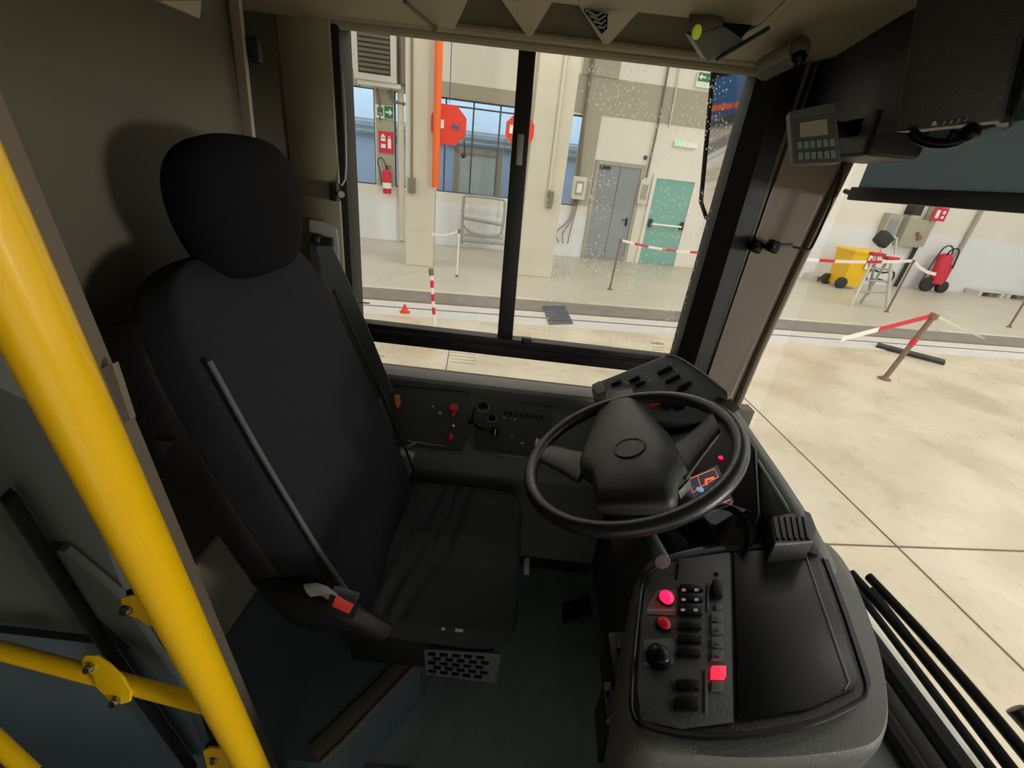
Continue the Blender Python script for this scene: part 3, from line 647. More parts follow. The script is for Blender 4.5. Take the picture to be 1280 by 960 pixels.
# B-pillar lining and belt parts
b = B(); rings = []
for k in range(9):
    a = k/8; x = -.66+.145*a; y = 1.295-.045*math.sin(a*math.pi/2); rings.append([V((x, y, .3)), V((x, y, 1.62)), V((x, 1.299, 1.62)), V((x, 1.299, .3))])
b.loft(rings); struct('trim_19', b, 'beige')
t = thing('seat_belt', 'grey seat belt hanging from its guide on the pillar left of the window', 'seat belt', PY(400, 330, 1.24))
b = B(); c = [PY(386, 274, 1.24), PY(405, 277, 1.24), PY(420, 286, 1.24), PY(422, 300, 1.24), PY(424, 345, 1.24), PY(388, 345, 1.24)]; b.prism(c, V((0, .012, 0)), .003); done('guide_plate', b, 'grey', t)
b = B(); b.tube([PY(393, 297, 1.225), PY(402, 302, 1.22), PY(416, 303, 1.225)], .013, smooth=1); b.sph(PY(397, 300, 1.222), .018); done('belt_guide', b, 'black', t)
b = B(); b.loft([[PY(a, v, y), PY(c, v2, y), PY(c, v2, y)+V((0, .002, 0)), PY(a, v, y)+V((0, .002, 0))] for a, v, c, v2, y in ((394, 306, 413, 304, 1.215), (408, 350, 432, 344, 1.20), (430, 410, 456, 400, 1.17), (462, 500, 492, 490, 1.10))]); done('strap', b, 'dev', t, smooth=False)
b = B(); b.cyl(PY(428, 376, 1.2), PY(446, 378, 1.2), .005, seg=10); b.cyl(PY(446, 378, 1.2), PY(462, 379, 1.2), .002, seg=8); done('chrome_pin', b, 'steel', t)
t = thing('window_latch', 'small black latch with a cord on the left edge of the side window', 'latch', PY(420, 240, 1.24))
b = B(); b.box(PY(419, 240, 1.24), (.022, .03, .045), None, .006); done('latch_body', b, 'black', t)
b = B(); b.cyl(PY(427, 243, 1.235), PY(427, 243, 1.215), .008, seg=12); done('button', b, 'grey', t)
b = B(); b.tube([PY(427, 232, 1.235), PY(433, 222, 1.24), PY(432, 150, 1.25), PY(428, 90, 1.26)], .0025, smooth=1, seg=6); done('cord', b, 'post', t)
# side window (frame, divider, glass)
wz = bpy.data.objects.new('window_1', None); COL.objects.link(wz); wz['kind'] = 'structure'; wz.location = (0, YW, ZS); INV['window_1'] = Matrix.Translation(-wz.location)
b = B()
bx(b, XL-.045, XL+.004, 1.262, 1.345, ZS-.02, ZT_+.03, .006); bx(b, XR-.006, XR+.12, 1.275, 1.345, ZS-.02, ZT_+.03, .006)
bx(b, XL, XR, 1.275, 1.345, ZT_, ZT_+.03, .004)
done('window_frame', b, 'rubber', wz)
b = B(); b.prism([PY(650, 40, 1.30), PY(672, 40, 1.30), PY(640, 428, 1.30), PY(621, 428, 1.30)], V((0, .035, 0)), .004); done('divider', b, 'black', wz)
b = B(); bx(b, XL, XR, 1.29, 1.335, .775, .836, .006); b.tube([V((XL, 1.288, .815)), V((XR, 1.288, .815))], .006, seg=8); done('lower_rail', b, 'black', wz)
b = B(); b.prism([PY(647, 167, 1.293), PY(655, 168, 1.293), PY(652, 207, 1.293), PY(645, 206, 1.293)], V((0, .01, 0)), .002); done('pull_handle', b, 'grey', wz)
b = B(); p = PY(658, 426, 1.28); b.box(p, (.03, .02, .022), None, .004); b.box(p+V((0, -.012, 0)), (.018, .01, .012), None, .002); done('latch', b, 'black', wz)
b = B(); bx(b, XL, -.06, 1.312, 1.316, .83, ZT_); done('pane', b, 'glass', wz, smooth=False)
b = B(); bx(b, -.06, XR, 1.322, 1.326, .83, ZT_); done('pane', b, 'glassd', wz, smooth=False)
b = B(); bx(b, XL, XR, 1.318, 1.322, ZS-.02, .78); done('pane', b, 'glass', wz, smooth=False)
rw = frame3((1, 0, 0), (0, -1, 0))
text('glass_mark', 'sodere', .014, PY(822, 429, 1.318), rw, 'markd', wz, .0002)
b = B()
for k, (u0, u1, v) in enumerate(((815, 830, 434), (815, 828, 437))): b.tube([PY(u0, v, 1.318), PY(u1, v+1, 1.318)], .0006, seg=4)
for k in range(4):
    v = 440+k*4; b.tube([PY(563, v, 1.315), PY(595, v+3.5, 1.315)], .0006, seg=4)
b.tube([PY(472, 444, 1.315), PY(481, 446, 1.315)], .001, seg=4)
done('etched_print', b, 'acg', wz)
# sill strip and side lining below it
b = B(); bx(b, XL-.05, .42, 1.235, 1.305, ZS-.022, ZS-.004, .004); struct('trim_20', b, 'grey')
# A pillar
b = B(); zz = (ZS-.05, 1.65)
pts0 = [PY(880, 470, 1.285)]
def ring(z, k): # leaning right edge
    xr = .70+.08*k
    return [V((.497, 1.265, z)), V((.53, 1.235, z)), V((.57, 1.235, z)), V((xr-.04, 1.225, z)), V((xr, 1.24, z)), V((xr+.02, 1.33, z)), V((.5, 1.33, z))]
b.loft([ring(ZS-.3, -.3), ring(1.0, .3), ring(1.65, 1)]); struct('trim_21', b, 'pillar', smooth=False)
b = B(); b.loft([[V((.49, 1.262, z)), V((.53, 1.225, z)), V((.575, 1.228, z)), V((.57, 1.262, z))] for z in (.72, 1.62)]); b.tube([V((.578, 1.228, .78)), V((.59, 1.225, 1.6))], .004, seg=8); struct('trim_22', b, 'black')
b = B(); b.tube([V((.68, 1.23, .35)), V((.69, 1.23, .6)), V((.705, 1.228, 1.0)), V((.762, 1.228, 1.55))], .012, smooth=1, seg=10); struct('trim_23', b, 'jamb')
# windscreen
ws = bpy.data.objects.new('window_2', None); COL.objects.link(ws); ws['kind'] = 'structure'; ws.location = (.85, .4, .46); INV['window_2'] = Matrix.Translation(-ws.location)
b = B(); b.prism([V((.85, -1.2, .46)), V((.85, 1.10, .46)), V((.80, 1.28, .46)), V((.804, 1.28, .46)), V((.854, 1.10, .46)), V((.854, -1.2, .46))], UP*1.5); done('windscreen_glass', b, 'glass', ws, smooth=False)
b = B(); b.tube([V((.85, -1.2, .455)), V((.85, 1.08, .455)), V((.80, 1.28, .455))], .02, seg=8); done('windscreen_seal', b, 'rubber', ws)
b = B(); bx(b, .86, .93, -1.2, 1.25, GZ+.3, .43, .02); struct('trim_24', b, 'white')
b = B(); bx(b, .66, .845, -1.2, 1.26, .36, .40, .01); struct('trim_25', b, 'dash')
b = B(); b.tube([V((.80, -.2, .415)), V((.80, .62, .415))], .018, seg=8); struct('trim_26', b, 'rubber')
b = B(); bx(b, .80, .84, -1.2, 1.26, GZ+.3, .37); struct('wall_front', b, 'shell', smooth=False)
# sill part of the bus outside the left wall: pale lower body
# header lining above the side window and windscreen
b = B()
hd = [V((-.75, 1.30, 1.60)), V((-.40, 1.30, 1.585)), V((.50, 1.30, 1.585)), V((.56, 1.27, 1.60)), V((.665, 1.05, 1.62)), V((.69, .70, 1.64)), V((.69, .70, 1.98)), V((-.75, .7, 1.98)), V((-.75, 1.3, 1.98))]
# lip, front beam, back of the trays
b.tube([V((-.56, 1.272, 1.572)), V((.505, 1.272, 1.572))], .011, seg=10); b.tube([V((-.56, 1.25, 1.584)), V((.505, 1.25, 1.584))], .010, seg=10); struct('trim_27', b, 'beige')
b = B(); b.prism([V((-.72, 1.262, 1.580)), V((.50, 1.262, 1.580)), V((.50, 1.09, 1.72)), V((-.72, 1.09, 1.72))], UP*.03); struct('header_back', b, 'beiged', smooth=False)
b = B(); b.prism([V((-.72, 1.10, 1.607)), V((.66, 1.10, 1.607)), V((.66, .75, 1.66)), V((-.72, .75, 1.66))], UP*.3, 0); struct('header_front', b, 'beige', smooth=False)
b = B(); c = [V((-.72, 1.265, 1.575)), V((PY(565, 44, 1.262).x, 1.265, 1.575)), V((PY(590, 0, 1.10).x, 1.09, 1.607)), V((-.72, 1.09, 1.607))]; b.prism(c, UP*.06); struct('header_left', b, 'beige', smooth=False)
b = B(); b.cyl(PY(506, 2, 1.10), PY(544, 35, 1.22), .004, seg=8); b.sph(PY(543, 35, 1.22), .007); tag(done('lining_seam', b, 'beiged'), 'short raised seam with a dark clip on the lining above the window', 'seam')
b = B(); b.prism([V((.34, 1.265, 1.577)), V((.52, 1.275, 1.577)), V((.56, 1.25, 1.585)), V((.66, 1.09, 1.60)), V((.69, .75, 1.64)), V((.4, .75, 1.655)), V((.40, 1.09, 1.607))], UP*.06); struct('header_right', b, 'beige', smooth=False)
def rib(a_, l_, r_, k_, name):
    A = PY(*a_, 1.258); Bl = PY(*l_, 1.10); Br = PY(*r_, 1.10); K = PY(*k_, 1.10)-UP*.006
    b = B(); t = bmesh.new(); up = V((0, 0, .12))
    a, bl, br, kk, au, blu, bru = [t.verts.new(v) for v in (A, Bl, Br, K, A+up, Bl+up, Br+up)]
    for f in ((a, bl, kk), (a, kk, br), (a, au, blu, bl), (a, br, bru, au), (au, bru, blu), (bl, blu, bru, br, kk)): t.faces.new(f)
    bmesh.ops.recalc_face_normals(t, faces=t.faces); b.add(t); return struct(name, b, 'beige', smooth=False)
rib((662, 50), (624, -4), (693, -2), (645, -4), 'header_rib_1'); rib((757, 60), (722, 4), (800, 12), (764, 8), 'header_rib_2')
def xat(u, v, y=1.258): return PY(u, v, y).x
def q4(lst, y): return [PY(u, v, y) for u, v in lst]
t = thing('air_vent', 'black slatted air vent in the lining above the side window', 'vent', PY(745, 22, 1.16))
b = B(); b.prism(q4([(728, 9), (760, 12), (759, 36), (752, 42)], 1.115), V((0, .01, 0))); done('opening', b, 'blackg', t, smooth=False)
b = B()
for k in range(4): b.tube([PY(732+k*5, 12+k*7, 1.11), PY(746+k*3, 20+k*5, 1.11), PY(757, 13+k*6, 1.11)], .002, seg=6)
done('slat', b, 'grey', t)
# reader box with green light
t = thing('fare_reader', 'grey box with a lit yellow-green lamp in the lining above the mirror', 'reader', PY(895, 60, 1.12))
b = B(); b.prism(q4([(863, 45), (905, 32), (934, 53), (884, 78)], 1.08), V((0, .06, .02)), .004); done('housing', b, 'boxg', t)
b = B(); b.sph(PY(871, 40, 1.075), (.009, .006, .012)); done('lamp', b, 'led', t)
b = B(); b.prism(q4([(860, 30), (890, 22), (905, 32), (864, 46)], 1.075), V((0, .05, .08)), .003); done('bracket', b, 'beiged', t)
b = B(); b.prism(q4([(898, 28), (941, 31), (922, 54)], 1.10), V((0, .03, 0))); done('slot', b, 'blackg', t, smooth=False)
b = B(); b.tube([PY(896, 74, 1.09), PY(961, 35, 1.0)], .004, seg=8); done('edge_strip', b, 'black', t)
t = thing('courtesy_lamp', 'oval grey courtesy lamp in the beige lining over the windscreen corner', 'lamp', PY(978, 70, 1.1))
ya = PY(957, 84, 1.17); yb = PY(998, 62, 1.07)
b = B(); b.tube([ya-(yb-ya)*.05, yb+(yb-ya)*.05], .03, seg=20, flat=(.022, .022)); b.sph(ya, .021); b.sph(yb, .021); done('lens_surround', b, 'beiged', t)
lo_ = V((.0, -.006, -.010)); b = B(); d = (yb-ya); b.tube([ya+lo_, yb+lo_], .015, seg=16); b.sph(ya+lo_, .015)
for k in range(24): b.cyl(ya+d*(k/24)+lo_, ya+d*(k/24+.02)+lo_, .0160, seg=16)
done('lens', b, 'dev', t)
b = B(); b.sph(yb+lo_*1.3, .015); done('dark_end', b, 'blackg', t)
# ---- black upper console, keypad, screen
b = B()
poly = [(952, 104), (1010, 78), (1130, 38), (1210, 8), (1290, -10), (1290, 60), (1262, 120), (1225, 150), (1120, 60), (1105, 140), (1090, 195), (1046, 206), (1040, 135), (985, 140), (948, 260), (905, 320), (870, 390), (930, 160)]
t = thing('overhead_console', 'black equipment housing over the windscreen at upper right', 'console', (.66, .95, 1.5))
b = B(); b.prism([V((.60, 1.235, 1.42)), V((.60, .98, 1.42)), V((.67, .60, 1.50)), V((.80, .60, 1.50)), V((.80, 1.235, 1.42))], UP*.5, .01); done('housing', b, 'black', t)
b = B(); b.prism([V((.60, 1.12, 1.395)), V((.60, .95, 1.395)), V((.69, .93, 1.395)), V((.72, 1.12, 1.395))], UP*.08, .015, 3); done('lower_housing', b, 'black', t)
# keypad
kp = (PY(985, 140, 1.0)); kc = [(986, 139), (1044, 127), (1052, 204), (991, 206)]
kn = V((-.25, -.9, -.15))
kpp = PY(1018, 170, .93)
kq = [PP(u, v, kpp, kn) for u, v in kc]
t = thing('keypad_unit', 'grey keypad unit with a small display hung at the windscreen corner', 'keypad', (kq[3]+kq[2])/2)
b = B(); b.prism(kq, V((.02, .05, 0)), .004); done('housing', b, 'dev', t)
def kpt(a, c, off=.0): # a across 0..1, c down 0..1
    return kq[0].lerp(kq[1], a).lerp(kq[3].lerp(kq[2], a), c)+kn.normalized()*off
def kquad(b, a0, c0, a1, c1, off, th=.002, bev=0, mi=0): b.prism([kpt(a0, c0, off), kpt(a1, c0, off), kpt(a1, c1, off), kpt(a0, c1, off)], kn.normalized()*th, bev, mi=mi)
b = B(); kquad(b, .08, .17, .95, .97, .0, .001); done('face_plate', b, 'dashd', t, smooth=False)
b = B(); kquad(b, .2, .24, .78, .5, .001); done('display', b, 'lcd', t, smooth=False)
for r_ in range(2):
    for c_ in range(6):
        b = B(); kquad(b, .12+c_*.135, .57+r_*.2, .22+c_*.135, .7+r_*.2, .001, .003); done('key', b, 'key', t, smooth=False)
# ticket screen
tn = V((-.5, -.8, -.1))
tp_ = PY(1190, 120, .62)
tq = [PP(u, v, tp_, tn) for u, v in [(1150, -30), (1292, -30), (1248, 152), (1119, 166)]]
t = thing('ticket_machine', 'dark grey ticket machine with small white icons hung before the blind', 'ticket machine', (tq[2]+tq[3])/2)
b = B(); b.prism(tq, V((.06, .06, .01)), .004); done('housing', b, 'dashd', t)
def tpt(u, v): return PP(u, v, tp_+tn.normalized()*.002, tn)
b = B(); b.prism([tpt(1164, 157), tpt(1171, 157), tpt(1170, 151), tpt(1166, 152)], tn.normalized()*.001); done('icon', b, 'mark', t, smooth=False)
for k in range(4):
    b = B(); x = 1178+k*9; y = 154-k*1.2; b.prism([tpt(x, y+2), tpt(x+1.2, y+2), tpt(x+4, y-3), tpt(x+2.8, y-3)], tn.normalized()*.001); done('icon', b, 'mark', t, smooth=False)
b = B(); b.tube([tpt(1138, 164), tpt(1150, 176), tpt(1180, 181), tpt(1205, 175), tpt(1214, 160)], .006, smooth=2); b.tube([tpt(1185, 178), tpt(1194, 162)], .004); b.sph(tpt(1212, 166), .01); done('cable', b, 'blackg', t)
b = B(); b.prism([PP(u, v, tp_-tn.normalized()*.05, tn) for u, v in [(1262, -10), (1300, -10), (1285, 80), (1268, 140), (1262, 155), (1242, 155)]], V((.04, .04, 0)), .006); done('side_bracket', b, 'blackg', t)
# sun blind
t = thing('sun_blind', 'dark blue-grey roller blind pulled down over the windscreen top', 'blind', (.79, .2, 1.33))
b = B(); bx(b, .788, .79, -1.15, 1.22, 1.345, 1.95); done('cloth', b, 'blind', t, smooth=False)
b = B(); bx(b, .780, .798, -1.15, 1.235, 1.325, 1.355, .003); b.cyl((.789, 1.235, 1.34), (.789, 1.265, 1.345), .006, seg=10); done('bottom_bar', b, 'black', t)
b = B(); b.cyl((.789, -1.15, 1.95), (.789, 1.22, 1.95), .02); done('roller', b, 'black', t)
# blind guide rod
t = thing('guide_rod', 'bent black rod with clamps on the windscreen pillar', 'rod', PY(960, 310, 1.21))
b = B(); b.tube([PY(1056, 195, 1.19), PY(1046, 240, 1.19), PY(1016, 308, 1.19), PY(1010, 313, 1.19), PY(985, 307, 1.19)], .0032, smooth=1, seg=8); done('rod', b, 'blackg', t)
for u in (945, 966):
    b = B(); b.box(PY(u, 308, 1.205), (.03, .03, .03), Matrix.Rotation(.3, 3, 'Y'), .008, 3); b.cyl(PY(u, 308, 1.205), PY(u-4, 308, 1.17), .009); done('clamp', b, 'blackg', t)
b = B(); b.cyl(kpp+V((.02, .06, .03)), V((.66, 1.06, 1.44)), .012); done('mount_arm', b, 'black', bpy.data.objects['keypad_unit'])
b = B(); b.cyl(tp_+V((.05, .06, .1)), V((.76, .70, 1.55)), .02); done('mount_arm', b, 'black', bpy.data.objects['ticket_machine'])
b = B(); b.cyl(PY(972, 308, 1.2), PY(990, 308, 1.19), .008); done('coupling', b, 'grey', t)
# exterior mirror
mo = V((.54, 1.72, 1.24)); ma_ = V((.45, -.85, 0)).normalized(); mu_ = V((-.02, .0, 1)).normalized(); mn = V((-.88, -.46, -.02)).normalized()
pA = PY(893, 80, 1.72); pB = PY(876, 262, 1.72); mup = (pA-pB)
t = thing('exterior_mirror', 'black framed exterior mirror outside the front edge of the side window', 'mirror', pB)
W_ = .2
cor = [pB+ma_*.03-mup*.05, pB+ma_*W_-mup*.05, pB+ma_*W_+mup*1.6, pB+mup*1.6, pB+mup*.06]
b = B(); cc = sum(cor, V())/5; b.prism([cc+(p-cc)*1.06 for p in cor], -mn*.05, .01, 3); done('mirror_housing', b, 'black', t)
b = B(); b.prism([p+mn*.001 for p in [cc+(p-cc)*.97 for p in cor]], mn*.002); done('mirror_glass', b, 'mirror', t, smooth=False)
b = B(); b.tube([p+mn*.003 for p in cor], .008, closed=True, seg=8); done('mirror_rim', b, 'rubber', t)
b = B(); b.tube([cc-mn*.04, V((.80, 1.55, 1.5)), V((.82, 1.36, 1.6))], .015, smooth=1); done('mirror_arm', b, 'rubber', t)
# wipers
for k, (dx, z0, z1, lab, uu) in enumerate(((.895, .49, .50, 'black windscreen wiper nearest the glass', 0), (.918, .505, .51, 'black windscreen wiper lying outermost in front of the glass', 1))):
    t = thing('windscreen_wiper', lab, 'wiper', (dx, .4, z0))
    o_ = .012*k
    b = B(); b.tube([V((dx, .83-.02*k, z0)), V((dx+.008+.004*k, .6, z0+.008)), V((dx+.01*k, .35, z0+.004)), V((dx, .0, z0-.01)), V((dx, -.2, z0-.01))], .008, smooth=2, flat=(.009, .012)); done('wiper_arm', b, 'blackg', t)
    b = B(); b.tube([V((dx-.010, .81-.03*k, z0-.010)), V((dx-.014, .4, z0-.014)), V((dx-.018, -.1, z0-.016))], .005, flat=(.006, .010), smooth=1); done('wiper_blade', b, 'rubber', t)
b = B(); b.cyl(PXX(1268, 885, 1.0), PXX(1300, 920, 1.02), .016, bev=.003); b.cyl(PXX(1300, 920, 1.02), V((.92, .3, .45)), .010); done('spindle', b, 'blackg', t)

# ================================================================== BUS: DRIVER SEAT
def sring(c, ax, ay, hx, hy, e=3.0, n=36):
    out = []
    for k in range(n):
        a = 2*math.pi*k/n; ca, sa = math.cos(a), math.sin(a)
        x = math.copysign(abs(ca)**(2/e), ca)*hx; y = math.copysign(abs(sa)**(2/e), sa)*hy
        out.append(c+ax*x+ay*y)
    return out
SY = .765
t = seat = thing('driver_seat', 'black fabric driver seat with headrest standing on the raised platform', 'seat', (-.2, SY, .18))
def spine(z):  # centre x of back front surface
    return -.240-.30*(z-.5) - .04*math.sin((z-.5)*2)
b = B(); rings = []
zs = [.40, .43, .48, .55, .65, .75, .85, .93, 1.0, 1.05, 1.09, 1.115, 1.13]
ws_ = [.15, .195, .215, .225, .23, .23, .23, .227, .222, .212, .192, .16, .10]
th = [.03, .06, .072, .076, .072, .070, .068, .066, .062, .058, .052, .04, .02]
ax = V((1, 0, .3)).normalized(); ay = V((0, 1, 0))
for z, w, h in zip(zs, ws_, th):
    c = V((spine(z)-.065, SY, z)); r_ = sring(c, ax, ay, h, w, 3.2, 48)
    # hollow of the back with side bolsters
    r2 = []
    for p in r_:
        yy = abs(p.y-SY)/max(w, .01)
        if (p-c).dot(ax) > 0: p = p+ax*(.018*(yy**3)-.008*(1-yy))
        r2.append(p)
    rings.append(r2)
b.loft(rings); o = done('backrest', b, 'fabric', t, ang=80); sub(o, 1)
# piping along near and far edges
for sgn in (-1, 1):
    b = B(); pts = []
    for z, w, h in list(zip(zs, ws_, th))[2:-4]: pts.append(V((spine(z)-.065, SY+sgn*(w*.955), z))+ax*(h*.80+.014))
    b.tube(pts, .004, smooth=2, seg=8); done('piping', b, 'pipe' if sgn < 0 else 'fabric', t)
# side shell at back
b = B(); rings = []
for z, w, h in zip(zs[:-3], ws_, th):
    c = V((spine(z)-.065-.05, SY, z)); rings.append(sring(c, ax, ay, h*.9, w*1.0, 4, 40))
b.loft(rings); done('back_shell', b, 'black', t, ang=80)
# headrest
b = B(); rings = []
for z, w, h in ((1.085, .08, .04), (1.11, .115, .05), (1.14, .13, .058), (1.18, .145, .064), (1.22, .148, .066), (1.26, .14, .062), (1.285, .12, .05), (1.30, .09, .035), (1.306, .04, .015)):
    c = V((-.478-.12*(z-1.1), SY+.02, z)); rings.append(sring(c, ax, ay, h*1.05, w*.93, 2.7, 40))
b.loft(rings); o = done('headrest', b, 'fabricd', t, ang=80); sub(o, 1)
for dy in (-.06, .06):
    b = B(); b.cyl((-.53, SY+dy, 1.06), (-.50, SY+dy, 1.16), .007, seg=12); done('headrest_post', b, 'steel', t)
# cushion
b = B(); rings = []
xs = [-.36, -.345, -.31, -.25, -.15, -.05, 0, .035, .058, .068]
hw = [.14, .18, .205, .22, .23, .232, .23, .222, .205, .165]
ht = [.02, .04, .05, .052, .052, .051, .05, .047, .04, .024]
def dimple(x, y):
    return 0
NX = 40
def itp(a, xx):
    for i in range(len(xs)-1):
        if xs[i] <= xx <= xs[i+1]: f = (xx-xs[i])/(xs[i+1]-xs[i]); return a[i]*(1-f)+a[i+1]*f
    return a[-1]
xx = []
for i in range(len(xs)-1):
    k = 4 if xs[i+1]-xs[i] < .05 else 16
    for j in range(k): xx.append(xs[i]+(xs[i+1]-xs[i])*j/k)
xx.append(xs[-1])
for x in xx:
    w = itp(hw, x); h = itp(ht, x); zc = .452-.012*((x+.15)/.2)**2*.3
    r_ = sring(V((x, SY+.022, zc)), V((0, 1, 0)), V((0, 0, 1)), w*.95, h, 3.6, 72); r2 = []
    for p in r_:
        yy = (p.y-SY-.022)/w
        if p.z > zc:
            p = p+UP*(.016*yy**4-.004)
            for k, xc in enumerate((-.20, -.155, -.115)):
                xf = xc+.05*yy+.01*math.sin(yy*4+k)
                p = p-UP*(.016*math.exp(-((x-xf)/.012)**2)*max(0, 1-(yy*.9)**4))
        r2.append(p)
    rings.append(r2)
b.loft(rings); done('seat_cushion', b, 'cushion', t, ang=80)
# seat frame, base
b = B(); b.box((-.14, SY+.02, .365), (.34, .34, .05), None, .02, 3); done('seat_frame', b, 'black', t)
b = B(); b.box((-.2, SY+.04, .26), (.24, .28, .16), None, .02, 3); done('seat_base', b, 'black', t)
b = B(); pc_ = [PY(530, 812, .585), PY(626, 818, .585), PY(620, 855, .585), PY(532, 843, .585)]; b.prism(pc_, V((0, .006, 0)), .002); done('vent_plate', b, 'dev', t, label='grey perforated vent plate')
b = B(); n_ = 0
for r_ in range(5):
    for c_ in range(5):
        a = .1+c_*.16+(r_ % 2)*.07; c2 = .12+r_*.17
        if a > .86: continue
        m0 = pc_[0].lerp(pc_[1], a).lerp(pc_[3].lerp(pc_[2], a), c2)
        b.box(m0+V((0, -.0025, 0)), (.017, .004, .0065), None, .0015)
done('vent_slots', b, 'blackg', t)['kind'] = 'stuff'
b = B(); b.tube([PY(322, 718, .56), PY(352, 738, .53), PY(400, 752, .50), PY(440, 768, .49), PY(480, 790, .5)], .022, smooth=2, flat=(.015, .022)); done('side_cover', b, 'black', t)
b = B(); b.tube([PY(385, 738, .49), PY(402, 736, .485), PY(418, 748, .48)], .012, smooth=1, flat=(.004, .014)); done('belt_stalk', b, 'grey', t)
b = B(); cb = [PY(412, 744, .475), PY(446, 754, .475), PY(441, 776, .475), PY(405, 764, .475)]; b.prism(cb, V((0, .02, 0)), .003); bk = done('belt_buckle', b, 'black', t)
b = B(); cb = [PY(418, 749, .470), PY(441, 758, .470), PY(436, 768, .470), PY(414, 758, .470)]; b.prism(cb, V((0, .008, 0)), .002); done('release_button', b, 'redb', bk)
b = B(); b.cyl(PY(655, 708, .88), PY(662, 708, .88), .022, bev=.004); done('height_knob', b, 'lgrey', t, label='pale round knob at the cushion front')
b = B(); p = PY(505, 578, 1.04); b.box(p, (.05, .03, .07), Matrix.Rotation(.15, 3, 'Y'), .006); b.tube([p+V((-.03, 0, .03)), p+V((.03, 0, .07))], .004); done('far_buckle', b, 'grey', t)
for u, v in ((554, 786), (574, 788)):
    b = B(); p = PY(u, v, .515); b.box(p, (.006 if u < 560 else .014, .003, .004)); done('tag', b, 'lgrey', t, smooth=False)

# ================================================================== YELLOW POLE AND RAIL
t = thing('grab_pole', 'thick yellow grab pole crossing the left of the photo', 'pole', (-.33, .4, -.3))
pA = CAM+ray(44, 407)*.27; pB = CAM+ray(315, 959)*.66; d = (pB-pA)/(pA.z-pB.z)
b = B(); b.cyl(pA-d*(1.95-pA.z)+V((0, 0, 0)), pB+d*(pB.z+.3), .0195, seg=40); done('pole_tube', b, 'yellow', t)
def poleat(u, v):  # point at the same depth as the pole near this pixel row
    f = (v-407)/(959-407); inv = (1/.27)*(1-f)+(1/.66)*f; return CAM+ray(u, v)/inv
def bracket(uv, bolts, thick=.005, back=.012):
    bb = B(); c = [poleat(u, v)+FW*back for u, v in uv]; bb.prism(c, FW*thick, .0015); br = done('bracket', bb, 'yellow', t)
    for u, v in bolts:
        q = poleat(u, v)+FW*back; k = B(); k.cyl(q, q-FW*.004, .006, seg=6); k.cyl(q-FW*.004, q-FW*.007, .004, seg=12); done('bolt', k, 'steel', br)
    bb = B(); cen = sum(c, V())/len(c); bb.prism([cen+(p-cen)*1.02+FW*.006-DI*.005 for p in c], FW*.01, .002); done('rubber_pad', bb, 'black', br)
bracket([(136, 756), (150, 752), (172, 754), (195, 752), (205, 790), (190, 793), (172, 790), (160, 782), (140, 775)], [(147, 769)])
bracket([(246, 948), (252, 944), (285, 946), (300, 960), (296, 990), (252, 970)], [(262, 957)])
t = thing('hand_rail', 'slim yellow hand rail running left from the grab pole', 'rail', (-.5, .34, .62))
ra = CAM+ray(-60, 797)*.6; rb = CAM+ray(250, 879)*.6
b = B(); b.cyl(ra+(ra-rb)*1.0, rb+(rb-ra)*.06, .011, seg=24); done('rail_tube', b, 'yellow', t)
def railpt(u, v, k=.585): return CAM+ray(u, v)*k
b = B(); c = [railpt(u, v) for u, v in [(101, 826), (106, 819), (120, 820), (135, 830), (152, 846), (163, 865), (162, 878), (150, 881), (136, 876), (120, 860), (116, 845), (103, 836)]]; b.prism(c, FW*.004, .0015); br = done('bracket', b, 'yellow', t)
for u, v in ((114, 834), (146, 876)):
    b = B(); q = railpt(u, v); b.cyl(q, q-FW*.004, .006, seg=6); b.cyl(q-FW*.004, q-FW*.008, .0045, seg=12); done('bolt', b, 'steel', br)
b = B(); b.cyl(CAM+ray(-40, 893)*.62, CAM+ray(40, 968)*.62, .011, seg=20); tag(done('lower_rail', b, 'yellow'), 'short yellow rail end in the lower left corner', 'rail')
# passenger side panel behind the rail
t = thing('glazed_panel', 'dark glazed panel with grey trim behind the yellow rail', 'panel', (-1.0, .40, -.3))
b = B(); bx(b, -1.58, -.47, .40, .415, -.3, .60); done('lower_sheet', b, 'riser', t, smooth=False)
b = B(); bx(b, -1.58, -.50, .40, .412, .62, 1.05); done('upper_sheet', b, 'dev', t, smooth=False)
b = B(); b.prism([PY(70, 688, .385), PY(80, 690, .385), PY(150, 748, .385), PY(216, 845, .385), PY(200, 842, .385), PY(120, 770, .385)], V((0, .01, 0))); done('trim_strip', b, 'dev', t, smooth=False)
b = B(); b.prism([PY(-10, 425, .385), PY(32, 500, .385), PY(-10, 480, .385)], V((0, .01, 0))); done('corner_plate', b, 'boxg', t, smooth=False)
b = B(); b.tube([PY(10, 620, .38), PY(130, 805, .38), PY(240, 960, .38)], .02, flat=(.022, .008), seg=4); done('rubber_edge', b, 'black', t, smooth=False)

